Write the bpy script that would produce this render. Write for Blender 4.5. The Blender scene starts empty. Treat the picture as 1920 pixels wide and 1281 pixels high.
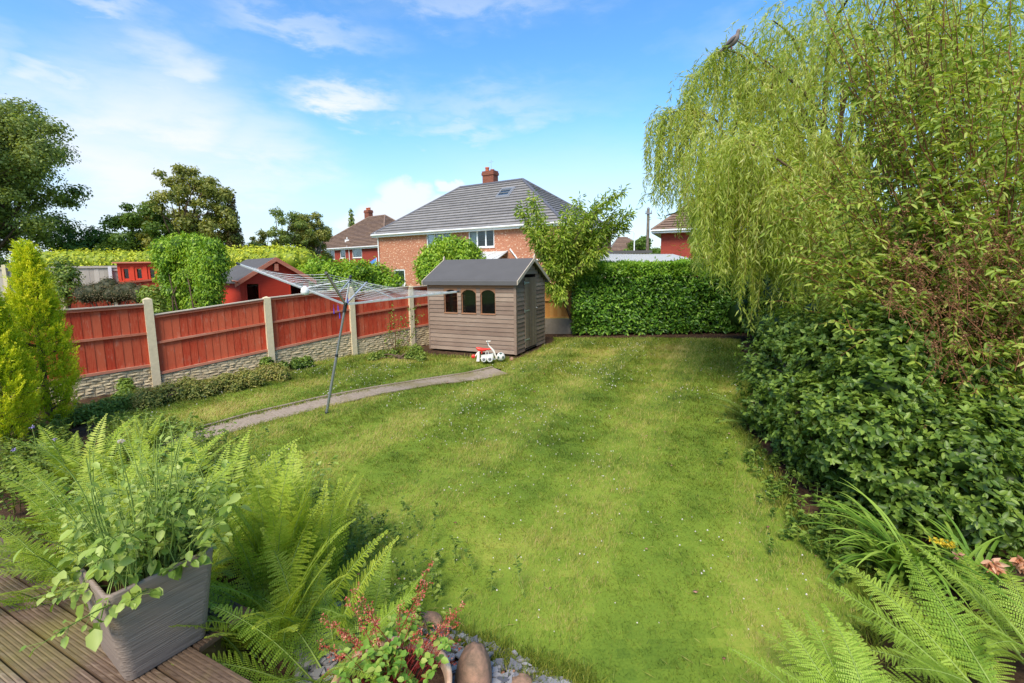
import bpy, math
import numpy as np
from mathutils import Vector, Matrix
R = math.radians
sc = bpy.context.scene
COL = sc.collection

# ------------------------------------------------------------------ camera
FPX, EYE, PITCH, ROLL, HOR = 860.0, 2.25, R(7.0), 0.014, 500.0
CV = HOR + FPX * math.tan(PITCH)
_R0, _U0 = np.array([1., 0, 0]), np.array([0, math.sin(PITCH), math.cos(PITCH)])
FW = np.array([0, math.cos(PITCH), -math.sin(PITCH)])
UP = _U0 * math.cos(ROLL) + _R0 * math.sin(ROLL)
RT = _R0 * math.cos(ROLL) - _U0 * math.sin(ROLL)
cam = bpy.data.objects.new("camera", bpy.data.cameras.new("camera")); COL.objects.link(cam)
mw = Matrix.Identity(4)
for i in range(3):
    mw[i][0], mw[i][1], mw[i][2] = RT[i], UP[i], -FW[i]
mw[2][3] = EYE
cam.matrix_world = mw
cam.data.sensor_width = 36; cam.data.lens = FPX / 1920 * 36
cam.data.shift_y = -(640.5 - CV) / 1920
cam.data.clip_start = 0.05; cam.data.clip_end = 3000
sc.camera = cam

def ray(u, v):
    return RT * (u - 960) / FPX - UP * (v - CV) / FPX + FW
def gp(u, v, z=0.0):            # world point seen at a photo pixel, at height z
    d = ray(u, v); return np.array([0, 0, EYE]) + d * ((z - EYE) / d[2])
def dp(u, v, Y):                # world point seen at a photo pixel, Y metres ahead
    d = ray(u, v); return np.array([0, 0, EYE]) + d * (Y / d[1])

# ------------------------------------------------------------------ sky, sun, exposure
SUN_EL, SUN_AZ = R(50), R(200)      # azimuth clockwise from +Y
world = bpy.data.worlds.new("World"); sc.world = world; world.use_nodes = True
def build_sky():
    nt = world.node_tree; nt.nodes.clear(); N = nt.nodes.new; L = nt.links.new
    def mth(op, a, b=None, c=None):
        n = N('ShaderNodeMath'); n.operation = op
        for i, x in enumerate((a, b, c)):
            if x is None: continue
            if isinstance(x, (int, float)): n.inputs[i].default_value = x
            else: L(x, n.inputs[i])
        return n.outputs[0]
    out = N('ShaderNodeOutputWorld'); bg = N('ShaderNodeBackground'); L(bg.outputs[0], out.inputs[0])
    bg.inputs[1].default_value = 0.12
    sky = N('ShaderNodeTexSky'); sky.sky_type = 'NISHITA'; sky.sun_disc = False
    sky.sun_elevation = SUN_EL; sky.sun_rotation = SUN_AZ; sky.air_density = 1.0; sky.dust_density = 0.6; sky.ozone_density = 2.5
    hsv = N('ShaderNodeHueSaturation'); hsv.inputs['Saturation'].default_value = 1.26; hsv.inputs['Value'].default_value = 1.14; hsv.inputs['Hue'].default_value = .498
    L(sky.outputs[0], hsv.inputs['Color'])
    tc = N('ShaderNodeTexCoord'); sep = N('ShaderNodeSeparateXYZ'); L(tc.outputs['Generated'], sep.inputs[0])
    x, y, z = sep.outputs
    az = mth('ARCTAN2', x, y); el = mth('ARCSINE', z)
    def noise(sx, sy, scale, det, rough=.55):
        c = N('ShaderNodeCombineXYZ'); L(mth('MULTIPLY', az, sx), c.inputs[0]); L(mth('MULTIPLY', el, sy), c.inputs[1])
        n = N('ShaderNodeTexNoise'); n.inputs['Scale'].default_value = scale; n.inputs['Detail'].default_value = det
        n.inputs['Roughness'].default_value = rough; n.inputs['Distortion'].default_value = .25
        L(c.outputs[0], n.inputs['Vector']); return n.outputs[0]
    n1 = noise(1, 2.6, 3.2, 8); n2 = noise(1.2, 3.5, 8, 8, .6); n3 = noise(1, 1.3, 14, 8, .55)
    waz = mth('ADD', az, mth('MULTIPLY', mth('SUBTRACT', n1, .5), .5))
    wel = mth('ADD', el, mth('MULTIPLY', mth('SUBTRACT', n2, .5), .16))
    # wispy cloud banks: photo-measured azimuth / elevation
    blobs = [(330, 240, 330, 110, .85), (490, 280, 200, 80, .7), (60, 260, 160, 90, .8), (300, 330, 470, 120, .95), (150, 200, 260, 60, .6), (360, 150, 180, 60, .75), (150, 155, 160, 28, .7), (690, 205, 130, 24, .9),
             (850, 255, 120, 18, .5), (480, 345, 160, 50, .7), (250, 30, 200, 18, .5), (30, 170, 120, 80, .6), (930, 215, 260, 30, .35),
             (900, 30, 320, 26, .3), (620, 85, 170, 20, .4), (1050, 380, 420, 90, .35)]
    acc = None
    for u, v, su, sv, amp in blobs:
        U, V = (u - 960) / FPX, (HOR - v) / FPX
        a0 = math.atan(U); e0 = math.atan(V * math.cos(a0)); k = math.cos(a0) ** 2
        da = mth('DIVIDE', mth('SUBTRACT', waz, a0), su / FPX * k * .6); de = mth('DIVIDE', mth('SUBTRACT', wel, e0), sv / FPX * math.cos(a0))
        r2 = mth('ADD', mth('MULTIPLY', da, da), mth('MULTIPLY', de, de))
        g = mth('MULTIPLY', mth('EXPONENT', mth('MULTIPLY', r2, -1.0)), amp)
        acc = g if acc is None else mth('MAXIMUM', acc, g)
    wis = mth('MULTIPLY', acc, mth('ADD', .3, mth('MULTIPLY', n2, 1.35)))
    # general thin cirrus away from the measured banks
    cir = N('ShaderNodeMapRange'); L(n1, cir.inputs[0]); cir.inputs[1].default_value = .52; cir.inputs[2].default_value = .8; cir.inputs[4].default_value = .25
    wis = mth('MAXIMUM', wis, cir.outputs[0])
    # cumulus beside the roof
    cum = None
    for u, v, su, sv in [(765, 372, 62, 34), (730, 400, 60, 26), (850, 352, 36, 16), (820, 395, 60, 26), (700, 420, 70, 22)]:
        U, V = (u - 960) / FPX, (HOR - v) / FPX
        a0 = math.atan(U); e0 = math.atan(V * math.cos(a0)); k = math.cos(a0) ** 2
        wa = mth('ADD', az, mth('MULTIPLY', mth('SUBTRACT', n3, .5), .12)); we = mth('ADD', el, mth('MULTIPLY', mth('SUBTRACT', n3, .5), .07))
        da = mth('DIVIDE', mth('SUBTRACT', wa, a0), su / FPX * k); de = mth('DIVIDE', mth('SUBTRACT', we, e0), sv / FPX)
        r = mth('SQRT', mth('ADD', mth('MULTIPLY', da, da), mth('MULTIPLY', de, de)))
        mr = N('ShaderNodeMapRange'); mr.interpolation_type = 'SMOOTHSTEP'; L(r, mr.inputs[0])
        mr.inputs[1].default_value = 1.1; mr.inputs[2].default_value = .55; mr.inputs[3].default_value = 0; mr.inputs[4].default_value = 1.0
        cum = mr.outputs[0] if cum is None else mth('MAXIMUM', cum, mr.outputs[0])
    tot = mth('MINIMUM', mth('MAXIMUM', mth('MULTIPLY', wis, 1.0), mth('MULTIPLY', cum, .95)), 1.0)
    # pale milky band low down
    hz = N('ShaderNodeMapRange'); L(el, hz.inputs[0]); hz.inputs[1].default_value = .27; hz.inputs[2].default_value = -.02; hz.inputs[4].default_value = .85
    mx0 = N('ShaderNodeMix'); mx0.data_type = 'RGBA'; L(hz.outputs[0], mx0.inputs[0]); L(hsv.outputs[0], mx0.inputs[6]); mx0.inputs[7].default_value = (2.3, 2.8, 3.6, 1)
    mx = N('ShaderNodeMix'); mx.data_type = 'RGBA'; L(tot, mx.inputs[0]); L(mx0.outputs[2], mx.inputs[6]); mx.inputs[7].default_value = (3.75, 3.95, 4.25, 1)
    L(mx.outputs[2], bg.inputs[0])
build_sky()
sl = bpy.data.lights.new("sun", 'SUN'); sl.energy = 2.55; sl.angle = R(28); sl.color = (1, .91, .76)
so = bpy.data.objects.new("sun", sl); COL.objects.link(so)
_sd = Vector((math.sin(SUN_AZ) * math.cos(SUN_EL), math.cos(SUN_AZ) * math.cos(SUN_EL), math.sin(SUN_EL)))
so.rotation_euler = _sd.to_track_quat('Z', 'Y').to_euler(); so.location = (0, 0, 30)
sc.view_settings.view_transform = 'Standard'; sc.view_settings.look = 'None'
sc.view_settings.exposure = 1.08; sc.view_settings.gamma = 1
sc.cycles.max_bounces = 8; sc.cycles.transparent_max_bounces = 8; sc.cycles.diffuse_bounces = 4

# ------------------------------------------------------------------ materials
def srgb(r, g, b):
    f = lambda c: (c / 255 / 12.92) if c / 255 <= .04045 else ((c / 255 + .055) / 1.055) ** 2.4
    return (f(r), f(g), f(b), 1)
class NT:
    def __init__(s, name):
        s.m = bpy.data.materials.new(name); s.m.use_nodes = True; s.t = s.m.node_tree; s.t.nodes.clear()
        s.out = s.n('ShaderNodeOutputMaterial'); s.p = s.n('ShaderNodeBsdfPrincipled'); s.l(s.p.outputs[0], s.out.inputs[0])
    def n(s, k, **kw):
        x = s.t.nodes.new(k)
        for a, b in kw.items(): setattr(x, a, b)
        return x
    def l(s, a, b): s.t.links.new(a, b)
    def val(s, sock, x):
        if hasattr(x, 'links') or isinstance(x, bpy.types.NodeSocket): s.l(x, sock)
        else: sock.default_value = x
    def noise(s, scale, det=4, vec=None, sx=1, sy=1, sz=1, rough=.55, kind='Object'):
        tc = s.n('ShaderNodeTexCoord'); mp = s.n('ShaderNodeMapping'); mp.inputs['Scale'].default_value = (sx, sy, sz)
        s.l(tc.outputs[kind], mp.inputs[0]); nn = s.n('ShaderNodeTexNoise'); nn.inputs['Scale'].default_value = scale
        nn.inputs['Detail'].default_value = det; nn.inputs['Roughness'].default_value = rough
        s.l(mp.outputs[0], nn.inputs['Vector']); return nn.outputs[0]
    def ramp(s, fac, stops):
        r = s.n('ShaderNodeValToRGB'); s.l(fac, r.inputs[0]); e = r.color_ramp.elements
        while len(e) < len(stops): e.new(.5)
        for i, (p, c) in enumerate(stops):
            e[i].position = p; e[i].color = c if len(c) == 4 else (*c, 1)
        return r.outputs[0]
    def mix(s, fac, a, b, mode='MIX'):
        m = s.n('ShaderNodeMix', data_type='RGBA', blend_type=mode); s.val(m.inputs[0], fac); s.val(m.inputs[6], a); s.val(m.inputs[7], b); return m.outputs[2]
    def math(s, op, a, b=0.0):
        m = s.n('ShaderNodeMath', operation=op); s.val(m.inputs[0], a); s.val(m.inputs[1], b); return m.outputs[0]
    def attr(s, name='rnd'):
        a = s.n('ShaderNodeAttribute'); a.attribute_name = name; return a.outputs['Fac']
    def bump(s, h, strength=.4, dist=.01):
        b = s.n('ShaderNodeBump'); b.inputs['Strength'].default_value = strength; b.inputs['Distance'].default_value = dist
        s.l(h, b.inputs['Height']); s.l(b.outputs[0], s.p.inputs['Normal'])
    def fin(s, col, rough=.6, spec=.3, metal=0):
        s.val(s.p.inputs['Base Color'], col); s.val(s.p.inputs['Roughness'], rough)
        s.p.inputs['Specular IOR Level'].default_value = spec; s.p.inputs['Metallic'].default_value = metal; return s.m

GAIN = .88
def leafmat(name, stops, trans=.35, rough=.5, patch=0.0):
    t = NT(name); c = t.ramp(t.attr(), [(i / max(1, len(stops) - 1), (min(.85, s[0] * GAIN * 1.08), min(.85, s[1] * GAIN), s[2] * GAIN, 1)) for i, s in enumerate(stops)])
    t.fin(c, rough, .35)
    tr = t.n('ShaderNodeBsdfTranslucent'); tc = t.mix(1.0, c, (1.25, 1.15, .55, 1), 'MULTIPLY'); t.l(tc, tr.inputs[0])
    mx = t.n('ShaderNodeMixShader'); mx.inputs[0].default_value = trans
    t.l(t.p.outputs[0], mx.inputs[1]); t.l(tr.outputs[0], mx.inputs[2]); t.l(mx.outputs[0], t.out.inputs[0]); return t.m
def plain(name, col, rough=.5, spec=.4, metal=0, var=.15, scale=6, bump=0):
    t = NT(name); n = t.noise(scale, 5); c = t.mix(n, tuple(x * (1 - var) for x in col[:3]) + (1,), tuple(min(1, x * (1 + var)) for x in col[:3]) + (1,))
    if bump: t.bump(n, bump)
    return t.fin(c, rough, spec, metal)
def barkmat(name, a, b):
    t = NT(name); n = t.noise(14, 6, sz=.25); t.bump(n, .6, .02); return t.fin(t.ramp(n, [(.3, a), (.7, b)]), .85, .2)
def brickmat(name, c1, c2, pale, mortar, amt):
    t = NT(name); tc = t.n('ShaderNodeTexCoord'); b = t.n('ShaderNodeTexBrick')
    t.l(tc.outputs['UV'], b.inputs['Vector']); b.inputs['Scale'].default_value = 1; b.inputs['Brick Width'].default_value = .225
    b.inputs['Row Height'].default_value = .075; b.inputs['Mortar Size'].default_value = .009; b.inputs['Bias'].default_value = 0
    b.inputs['Color1'].default_value = (0, 0, 0, 1); b.inputs['Color2'].default_value = (1, 1, 1, 1); b.inputs['Mortar'].default_value = (.5, .5, .5, 1)
    n = t.noise(1.1, 4, kind='UV'); base = t.ramp(b.outputs[0], [(0, c1), (.7, c2), (1, c1)])
    mp = t.n('ShaderNodeMapping'); t.l(tc.outputs['UV'], mp.inputs[0]); mp.inputs['Scale'].default_value = (1 / .225, 1 / .15, 1)
    w = t.n('ShaderNodeTexNoise'); w.inputs['Scale'].default_value = 1.7; w.inputs['Detail'].default_value = 1; t.l(mp.outputs[0], w.inputs['Vector'])
    k = t.n('ShaderNodeMapRange'); t.l(w.outputs[0], k.inputs[0]); k.inputs[1].default_value = .64 - amt; k.inputs[2].default_value = .69 - amt
    base = t.mix(k.outputs[0], base, pale); base = t.mix(t.math('MULTIPLY', b.outputs[1], .55), base, mortar)
    base = t.mix(t.math('MULTIPLY', n, .5), base, tuple(x * .75 for x in c1[:3]) + (1,)); t.bump(b.outputs[1], -.3, .01)
    return t.fin(base, .85, .2)
def woodmat(name, stops, axis='u', rough=.75, worn=None, scale=9, spec=.25, streak=.55):
    t = NT(name); sx, sy = (.35, 8) if axis == 'u' else (8, .35)
    n = t.noise(scale, 6, sx=sx, sy=sy, kind='UV', rough=.65); n2 = t.noise(1.6, 4, kind='Object')
    f = t.math('ADD', t.math('MULTIPLY', n, streak), t.math('ADD', t.math('MULTIPLY', t.attr(), .28), t.math('ADD', t.math('MULTIPLY', n2, .3), .08)))
    c = t.ramp(t.math('MULTIPLY', f, .85), [(.25 + .5 * i / (len(stops) - 1), s) for i, s in enumerate(stops)])
    if worn:
        w = t.noise(3.5, 8, sx=sx * .3 if axis == 'u' else 4, sy=sy * .3 if axis == 'u' else 1, kind='UV', rough=.7)
        c = t.mix(t.ramp(w, [(.56, (0, 0, 0)), (.74, (.75, .75, .75))]), c, worn)
    t.bump(n, .35, .004); return t.fin(c, rough, spec)

M = {}
M['brick1'] = brickmat('mottled_brick', srgb(168, 106, 80), srgb(190, 126, 94), srgb(232, 206, 176), srgb(190, 158, 132), .03)
M['brick2'] = brickmat('red_brick', srgb(140, 52, 42), srgb(160, 66, 50), srgb(170, 90, 70), srgb(150, 100, 85), -.06)
M['brickc'] = brickmat('chimney_brick', srgb(120, 66, 50), srgb(140, 80, 60), srgb(150, 100, 80), srgb(150, 120, 105), -.04)
M['toywhite'] = plain('toy_white', srgb(206, 204, 196), .45, .4, 0, .06)
M['white'] = plain('white_plastic', srgb(224, 224, 220), .35, .5, 0, .03)
M['glass'] = None
def glassmat():
    t = NT('window_glass'); g = t.n('ShaderNodeBsdfGlossy'); g.inputs['Roughness'].default_value = .03; g.inputs[0].default_value = (.9, .95, 1, 1)
    tr = t.n('ShaderNodeBsdfTransparent'); tr.inputs[0].default_value = (.75, .8, .8, 1); f = t.n('ShaderNodeFresnel'); f.inputs[0].default_value = 1.5
    mx = t.n('ShaderNodeMixShader'); t.l(t.math('MULTIPLY', f.outputs[0], .8), mx.inputs[0]); t.l(tr.outputs[0], mx.inputs[1]); t.l(g.outputs[0], mx.inputs[2]); t.l(mx.outputs[0], t.out.inputs[0]); return t.m
M['glass'] = glassmat()
M['curtain'] = plain('curtain_cloth', srgb(215, 215, 208), .8, .1)
M['dark'] = plain('inner_shade', (.02, .016, .014, 1), .9, .1)
M['tile1'] = NT('grey_tile'); t = M['tile1']; M['tile1'] = t.fin(t.mix(t.math('MULTIPLY', t.attr(), .6), t.ramp(t.noise(2.5, 6), [(.3, srgb(130, 126, 122)), (.7, srgb(150, 145, 140))]), srgb(118, 114, 111)), .6, .3)
t = NT('brown_tile'); M['tile2'] = t.fin(t.mix(t.attr(), t.ramp(t.noise(3, 6), [(.3, srgb(110, 88, 74)), (.7, srgb(148, 124, 104))]), srgb(120, 100, 88)), .85, .2)
M['ridge'] = plain('ridge_tile', srgb(92, 92, 98), .6, .3)
M['pot'] = plain('clay_pot', srgb(190, 104, 72), .7, .3)
M['lead'] = plain('grey_lead', srgb(120, 122, 126), .5, .4)
M['felt'] = plain('roof_felt', srgb(88, 86, 85), .9, .2, 0, .12, 2.5, .1)
M['shed'] = woodmat('shed_wood', [srgb(84, 66, 54), srgb(114, 94, 80), srgb(136, 116, 100), srgb(158, 140, 122)], 'u', scale=16, worn=srgb(156, 142, 126))
M['sheddoor'] = woodmat('shed_door_wood', [srgb(82, 66, 52), srgb(112, 96, 80), srgb(140, 124, 106)], 'v')
M['shedwarm'] = woodmat('shed_top_wood', [srgb(100, 66, 46), srgb(140, 98, 70), srgb(160, 120, 90)], 'u')
M['trim'] = woodmat('barge_wood', [srgb(150, 134, 116), srgb(184, 168, 148), srgb(204, 190, 170)], 'u')
M['redwood'] = woodmat('red_fence_wood', [srgb(112, 34, 20), srgb(146, 44, 25), srgb(170, 58, 33), srgb(186, 88, 58)], 'v', rough=.85, worn=srgb(190, 132, 108), streak=.85, scale=14)
M['redrail'] = woodmat('red_rail_wood', [srgb(146, 66, 44), srgb(176, 100, 74), srgb(196, 146, 120)], 'u', worn=srgb(212, 196, 180), scale=22)
M['redpaint'] = woodmat('red_cabin_wood', [srgb(156, 42, 26), srgb(186, 56, 34), srgb(206, 72, 44)], 'u')
M['newwood'] = woodmat('orange_fence_wood', [srgb(160, 108, 50), srgb(188, 134, 70), srgb(206, 158, 92)], 'v')
M['greywood'] = woodmat('grey_fence_wood', [srgb(128, 118, 108), srgb(158, 148, 136), srgb(180, 170, 158)], 'v')
M['concrete'] = plain('post_concrete', srgb(206, 190, 156), .9, .2, 0, .16, 16, .4)
t = NT('stone_face'); n = t.noise(9, 8, rough=.7); t.bump(n, .9, .02)
M['stone'] = t.fin(t.mix(t.attr(), t.ramp(n, [(.3, srgb(136, 116, 86)), (.5, srgb(186, 168, 132)), (.7, srgb(216, 200, 166))]), srgb(190, 172, 140)), .95, .1)
M['alu'] = plain('aluminium', srgb(188, 190, 192), .35, .5, .35, .1)
M['alupole'] = plain('galvanised_pole', srgb(150, 152, 154), .35, .5, .6, .15)
M['blackpl'] = plain('black_plastic', srgb(42, 44, 48), .4, .5)
M['cord'] = plain('white_cord', srgb(226, 226, 224), .5, .3)
M['redpl'] = plain('red_plastic', srgb(214, 50, 34), .35, .5, 0, .06)
M['whitepl'] = plain('cream_plastic', srgb(226, 220, 206), .4, .5, 0, .08)
M['greypl'] = plain('grey_plastic', srgb(110, 112, 114), .5, .4)
M['purple'] = plain('blue_plastic', srgb(70, 60, 180), .4, .5)
M['iron'] = plain('galvanised_steel', srgb(176, 178, 176), .4, .5, .5)
M['bark'] = barkmat('brown_bark', srgb(64, 50, 40), srgb(112, 92, 74)); M['barkg'] = barkmat('grey_bark', srgb(84, 76, 66), srgb(140, 130, 116))
M['redstem'] = plain('red_stem', srgb(120, 78, 48), .6, .3, 0, .3, 20); M['greenstem'] = plain('green_stem', srgb(130, 150, 70), .6, .3, 0, .2, 20)
M['yelstem'] = plain('yellow_stem', srgb(150, 140, 66), .6, .3, 0, .2, 20)
M['corr'] = plain('fibre_cement_sheet', srgb(186, 186, 180), .8, .2, 0, .1, 3)
M['boulder'] = None
t = NT('boulder_rock'); n = t.noise(9, 8, rough=.65); t.bump(n, .5, .02)
M['boulder'] = t.fin(t.ramp(n, [(.3, srgb(92, 80, 66)), (.5, srgb(150, 118, 96)), (.7, srgb(186, 140, 116))]), .9, .2)
t = NT('slate'); M['slate'] = t.fin(t.mix(t.attr(), srgb(92, 92, 98), srgb(146, 143, 142)), .7, .3)
t = NT('planter_resin'); n = t.noise(60, 3, sx=.07, sy=1.6, kind='UV', rough=.5); t.bump(n, .9, .006)
M['planter'] = t.fin(t.ramp(n, [(.3, srgb(124, 108, 96)), (.7, srgb(150, 133, 119))]), .6, .3)
t = NT('glazed_pot'); n = t.noise(7, 5); M['cream'] = t.fin(t.ramp(n, [(.35, srgb(196, 150, 120)), (.6, srgb(222, 194, 164))]), .6, .3)
t = NT('deck_wood'); n = t.noise(7, 7, sx=.5, sy=6, kind='UV', rough=.65); g = t.noise(1.7, 5)
c = t.ramp(t.math('ADD', t.math('MULTIPLY', n, .7), t.math('MULTIPLY', t.attr(), .3)), [(.3, srgb(72, 56, 44)), (.5, srgb(106, 86, 68)), (.7, srgb(150, 132, 112))])
c = t.mix(t.ramp(g, [(.52, (0, 0, 0)), (.7, (.6, .6, .6))]), c, srgb(120, 112, 50)); t.bump(n, .4, .004)
M['deck'] = t.fin(c, .6, .35)
t = NT('path_concrete'); n = t.noise(24, 9, rough=.75); g = t.noise(1.3, 6, rough=.6)
c = t.ramp(n, [(.25, srgb(118, 104, 90)), (.5, srgb(152, 136, 118)), (.78, srgb(180, 164, 146))])
c = t.mix(t.ramp(g, [(.48, (0, 0, 0)), (.64, (.7, .7, .7))]), c, srgb(128, 116, 78)); t.bump(n, .6, .01); M['path'] = t.fin(c, .95, .1)
t = NT('garden_soil'); n = t.noise(9, 9, rough=.7); t.bump(n, 1.0, .05)
M['soil'] = t.fin(t.ramp(n, [(.3, srgb(44, 32, 24)), (.55, srgb(84, 64, 48)), (.75, srgb(112, 92, 64))]), .95, .1)
t = NT('rough_ground'); n = t.noise(.35, 9, rough=.7); M['ground'] = t.fin(t.ramp(n, [(.3, srgb(82, 100, 44)), (.5, srgb(104, 122, 54)), (.7, srgb(122, 118, 70))]), .95, .1)
LAWN = [(.056, .10, .016), (.125, .20, .023), (.215, .30, .034), (.355, .385, .062), (.54, .46, .18)]
t = NT('lawn_turf'); n = t.noise(60, 6, rough=.7)
f = t.math('ADD', t.math('MULTIPLY', t.attr(), .8), t.math('MULTIPLY', t.math('SUBTRACT', n, .5), .5))
M['lawn'] = t.fin(t.ramp(f, [(i / 4, (*[x * .8 for x in c], 1)) for i, c in enumerate(LAWN)]), .9, .1)
M['blade'] = leafmat('grass_blade', LAWN, .4, .6)
M['laurel'] = leafmat('laurel_leaf', [(.035, .11, .012), (.08, .22, .02), (.16, .35, .035), (.28, .5, .06)], .3, .33)
M['laureltop'] = leafmat('laurel_young_leaf', [(.14, .32, .02), (.26, .5, .04), (.36, .58, .07)], .4, .4)
M['willow'] = leafmat('willow_leaf', [(.15, .22, .03), (.30, .43, .05), (.47, .60, .10), (.66, .74, .26)], .55, .45)
M['arch'] = leafmat('arching_leaf', [(.10, .19, .025), (.21, .34, .035), (.34, .47, .06), (.48, .56, .13)], .4, .5)
M['seed'] = leafmat('dry_flower', [(.16, .07, .035), (.30, .14, .07), (.44, .26, .13)], .3, .8)
M['shrub'] = leafmat('shrub_leaf', [(.045, .095, .014), (.10, .19, .024), (.19, .31, .042), (.31, .45, .08)], .35, .42)
M['shrubin'] = leafmat('shrub_inner_leaf', [(.02, .06, .012), (.045, .11, .022)], .2, .6)
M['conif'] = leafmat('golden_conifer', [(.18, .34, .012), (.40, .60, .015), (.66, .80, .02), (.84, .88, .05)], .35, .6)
M['wist'] = leafmat('bright_climber_leaf', [(.08, .19, .012), (.18, .37, .018), (.32, .54, .03), (.45, .64, .06)], .35, .5)
M['bushy'] = leafmat('garden_bush_leaf', [(.07, .14, .02), (.15, .25, .03), (.25, .36, .05), (.36, .46, .1)], .35, .5)
M['yhedge'] = leafmat('golden_hedge_leaf', [(.3, .42, .03), (.52, .62, .04), (.72, .76, .07)], .35, .5)
M['darkbush'] = leafmat('dark_bush_leaf', [(.05, .06, .02), (.11, .10, .035), (.2, .13, .06)], .2, .6)
M['treeA'] = leafmat('dark_tree_leaf', [(.10, .15, .04), (.19, .28, .06), (.29, .40, .09), (.40, .50, .15)], .48, .5)
M['treeB'] = leafmat('olive_tree_leaf', [(.12, .16, .03), (.22, .28, .05), (.34, .38, .075), (.46, .47, .14)], .45, .5)
M['treeC'] = leafmat('mid_tree_leaf', [(.07, .14, .02), (.13, .24, .03), (.21, .33, .06)], .42, .5)
M['treeR'] = leafmat('rusty_conifer_leaf', [(.14, .12, .04), (.22, .19, .06), (.32, .26, .1)], .25, .6)
M['peach'] = leafmat('fruit_tree_leaf', [(.11, .22, .02), (.24, .40, .035), (.38, .54, .055), (.52, .62, .13)], .4, .45)
M['fern'] = leafmat('fern_frond', [(.12, .22, .015), (.25, .40, .03), (.40, .55, .05), (.54, .64, .10)], .4, .5)
M['fernb'] = leafmat('bright_fern_frond', [(.16, .31, .03), (.30, .48, .05), (.44, .62, .09)], .4, .5)
M['mint'] = leafmat('planter_leaf', [(.13, .24, .03), (.24, .38, .055), (.37, .52, .10), (.48, .60, .17)], .35, .45)
M['iris'] = leafmat('strap_leaf', [(.12, .26, .03), (.24, .42, .05), (.38, .56, .09)], .35, .4)
M['edge'] = leafmat('edging_leaf', [(.12, .17, .03), (.24, .28, .05), (.38, .38, .09), (.42, .34, .14)], .3, .5)
M['heuch'] = leafmat('heuchera_leaf', [(.12, .28, .03), (.24, .44, .06), (.4, .5, .1)], .35, .5)
M['redfl'] = leafmat('red_flower', [(.32, .05, .03), (.55, .12, .08), (.7, .35, .22)], .3, .6)
M['yelfl'] = leafmat('yellow_flower', [(.6, .45, .02), (.8, .65, .05)], .3, .6)
M['whitefl'] = leafmat('white_flower', [(.7, .7, .66), (.85, .85, .8)], .3, .7)
M['purfl'] = leafmat('purple_flower', [(.25, .2, .5), (.4, .35, .65)], .3, .7)
M['deadfl'] = leafmat('withered_flower', [(.4, .14, .06), (.6, .3, .15), (.75, .5, .32)], .3, .7)
M['litter'] = leafmat('dead_leaf', [(.2, .09, .05), (.35, .17, .1), (.5, .3, .2)], .2, .8)

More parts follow.
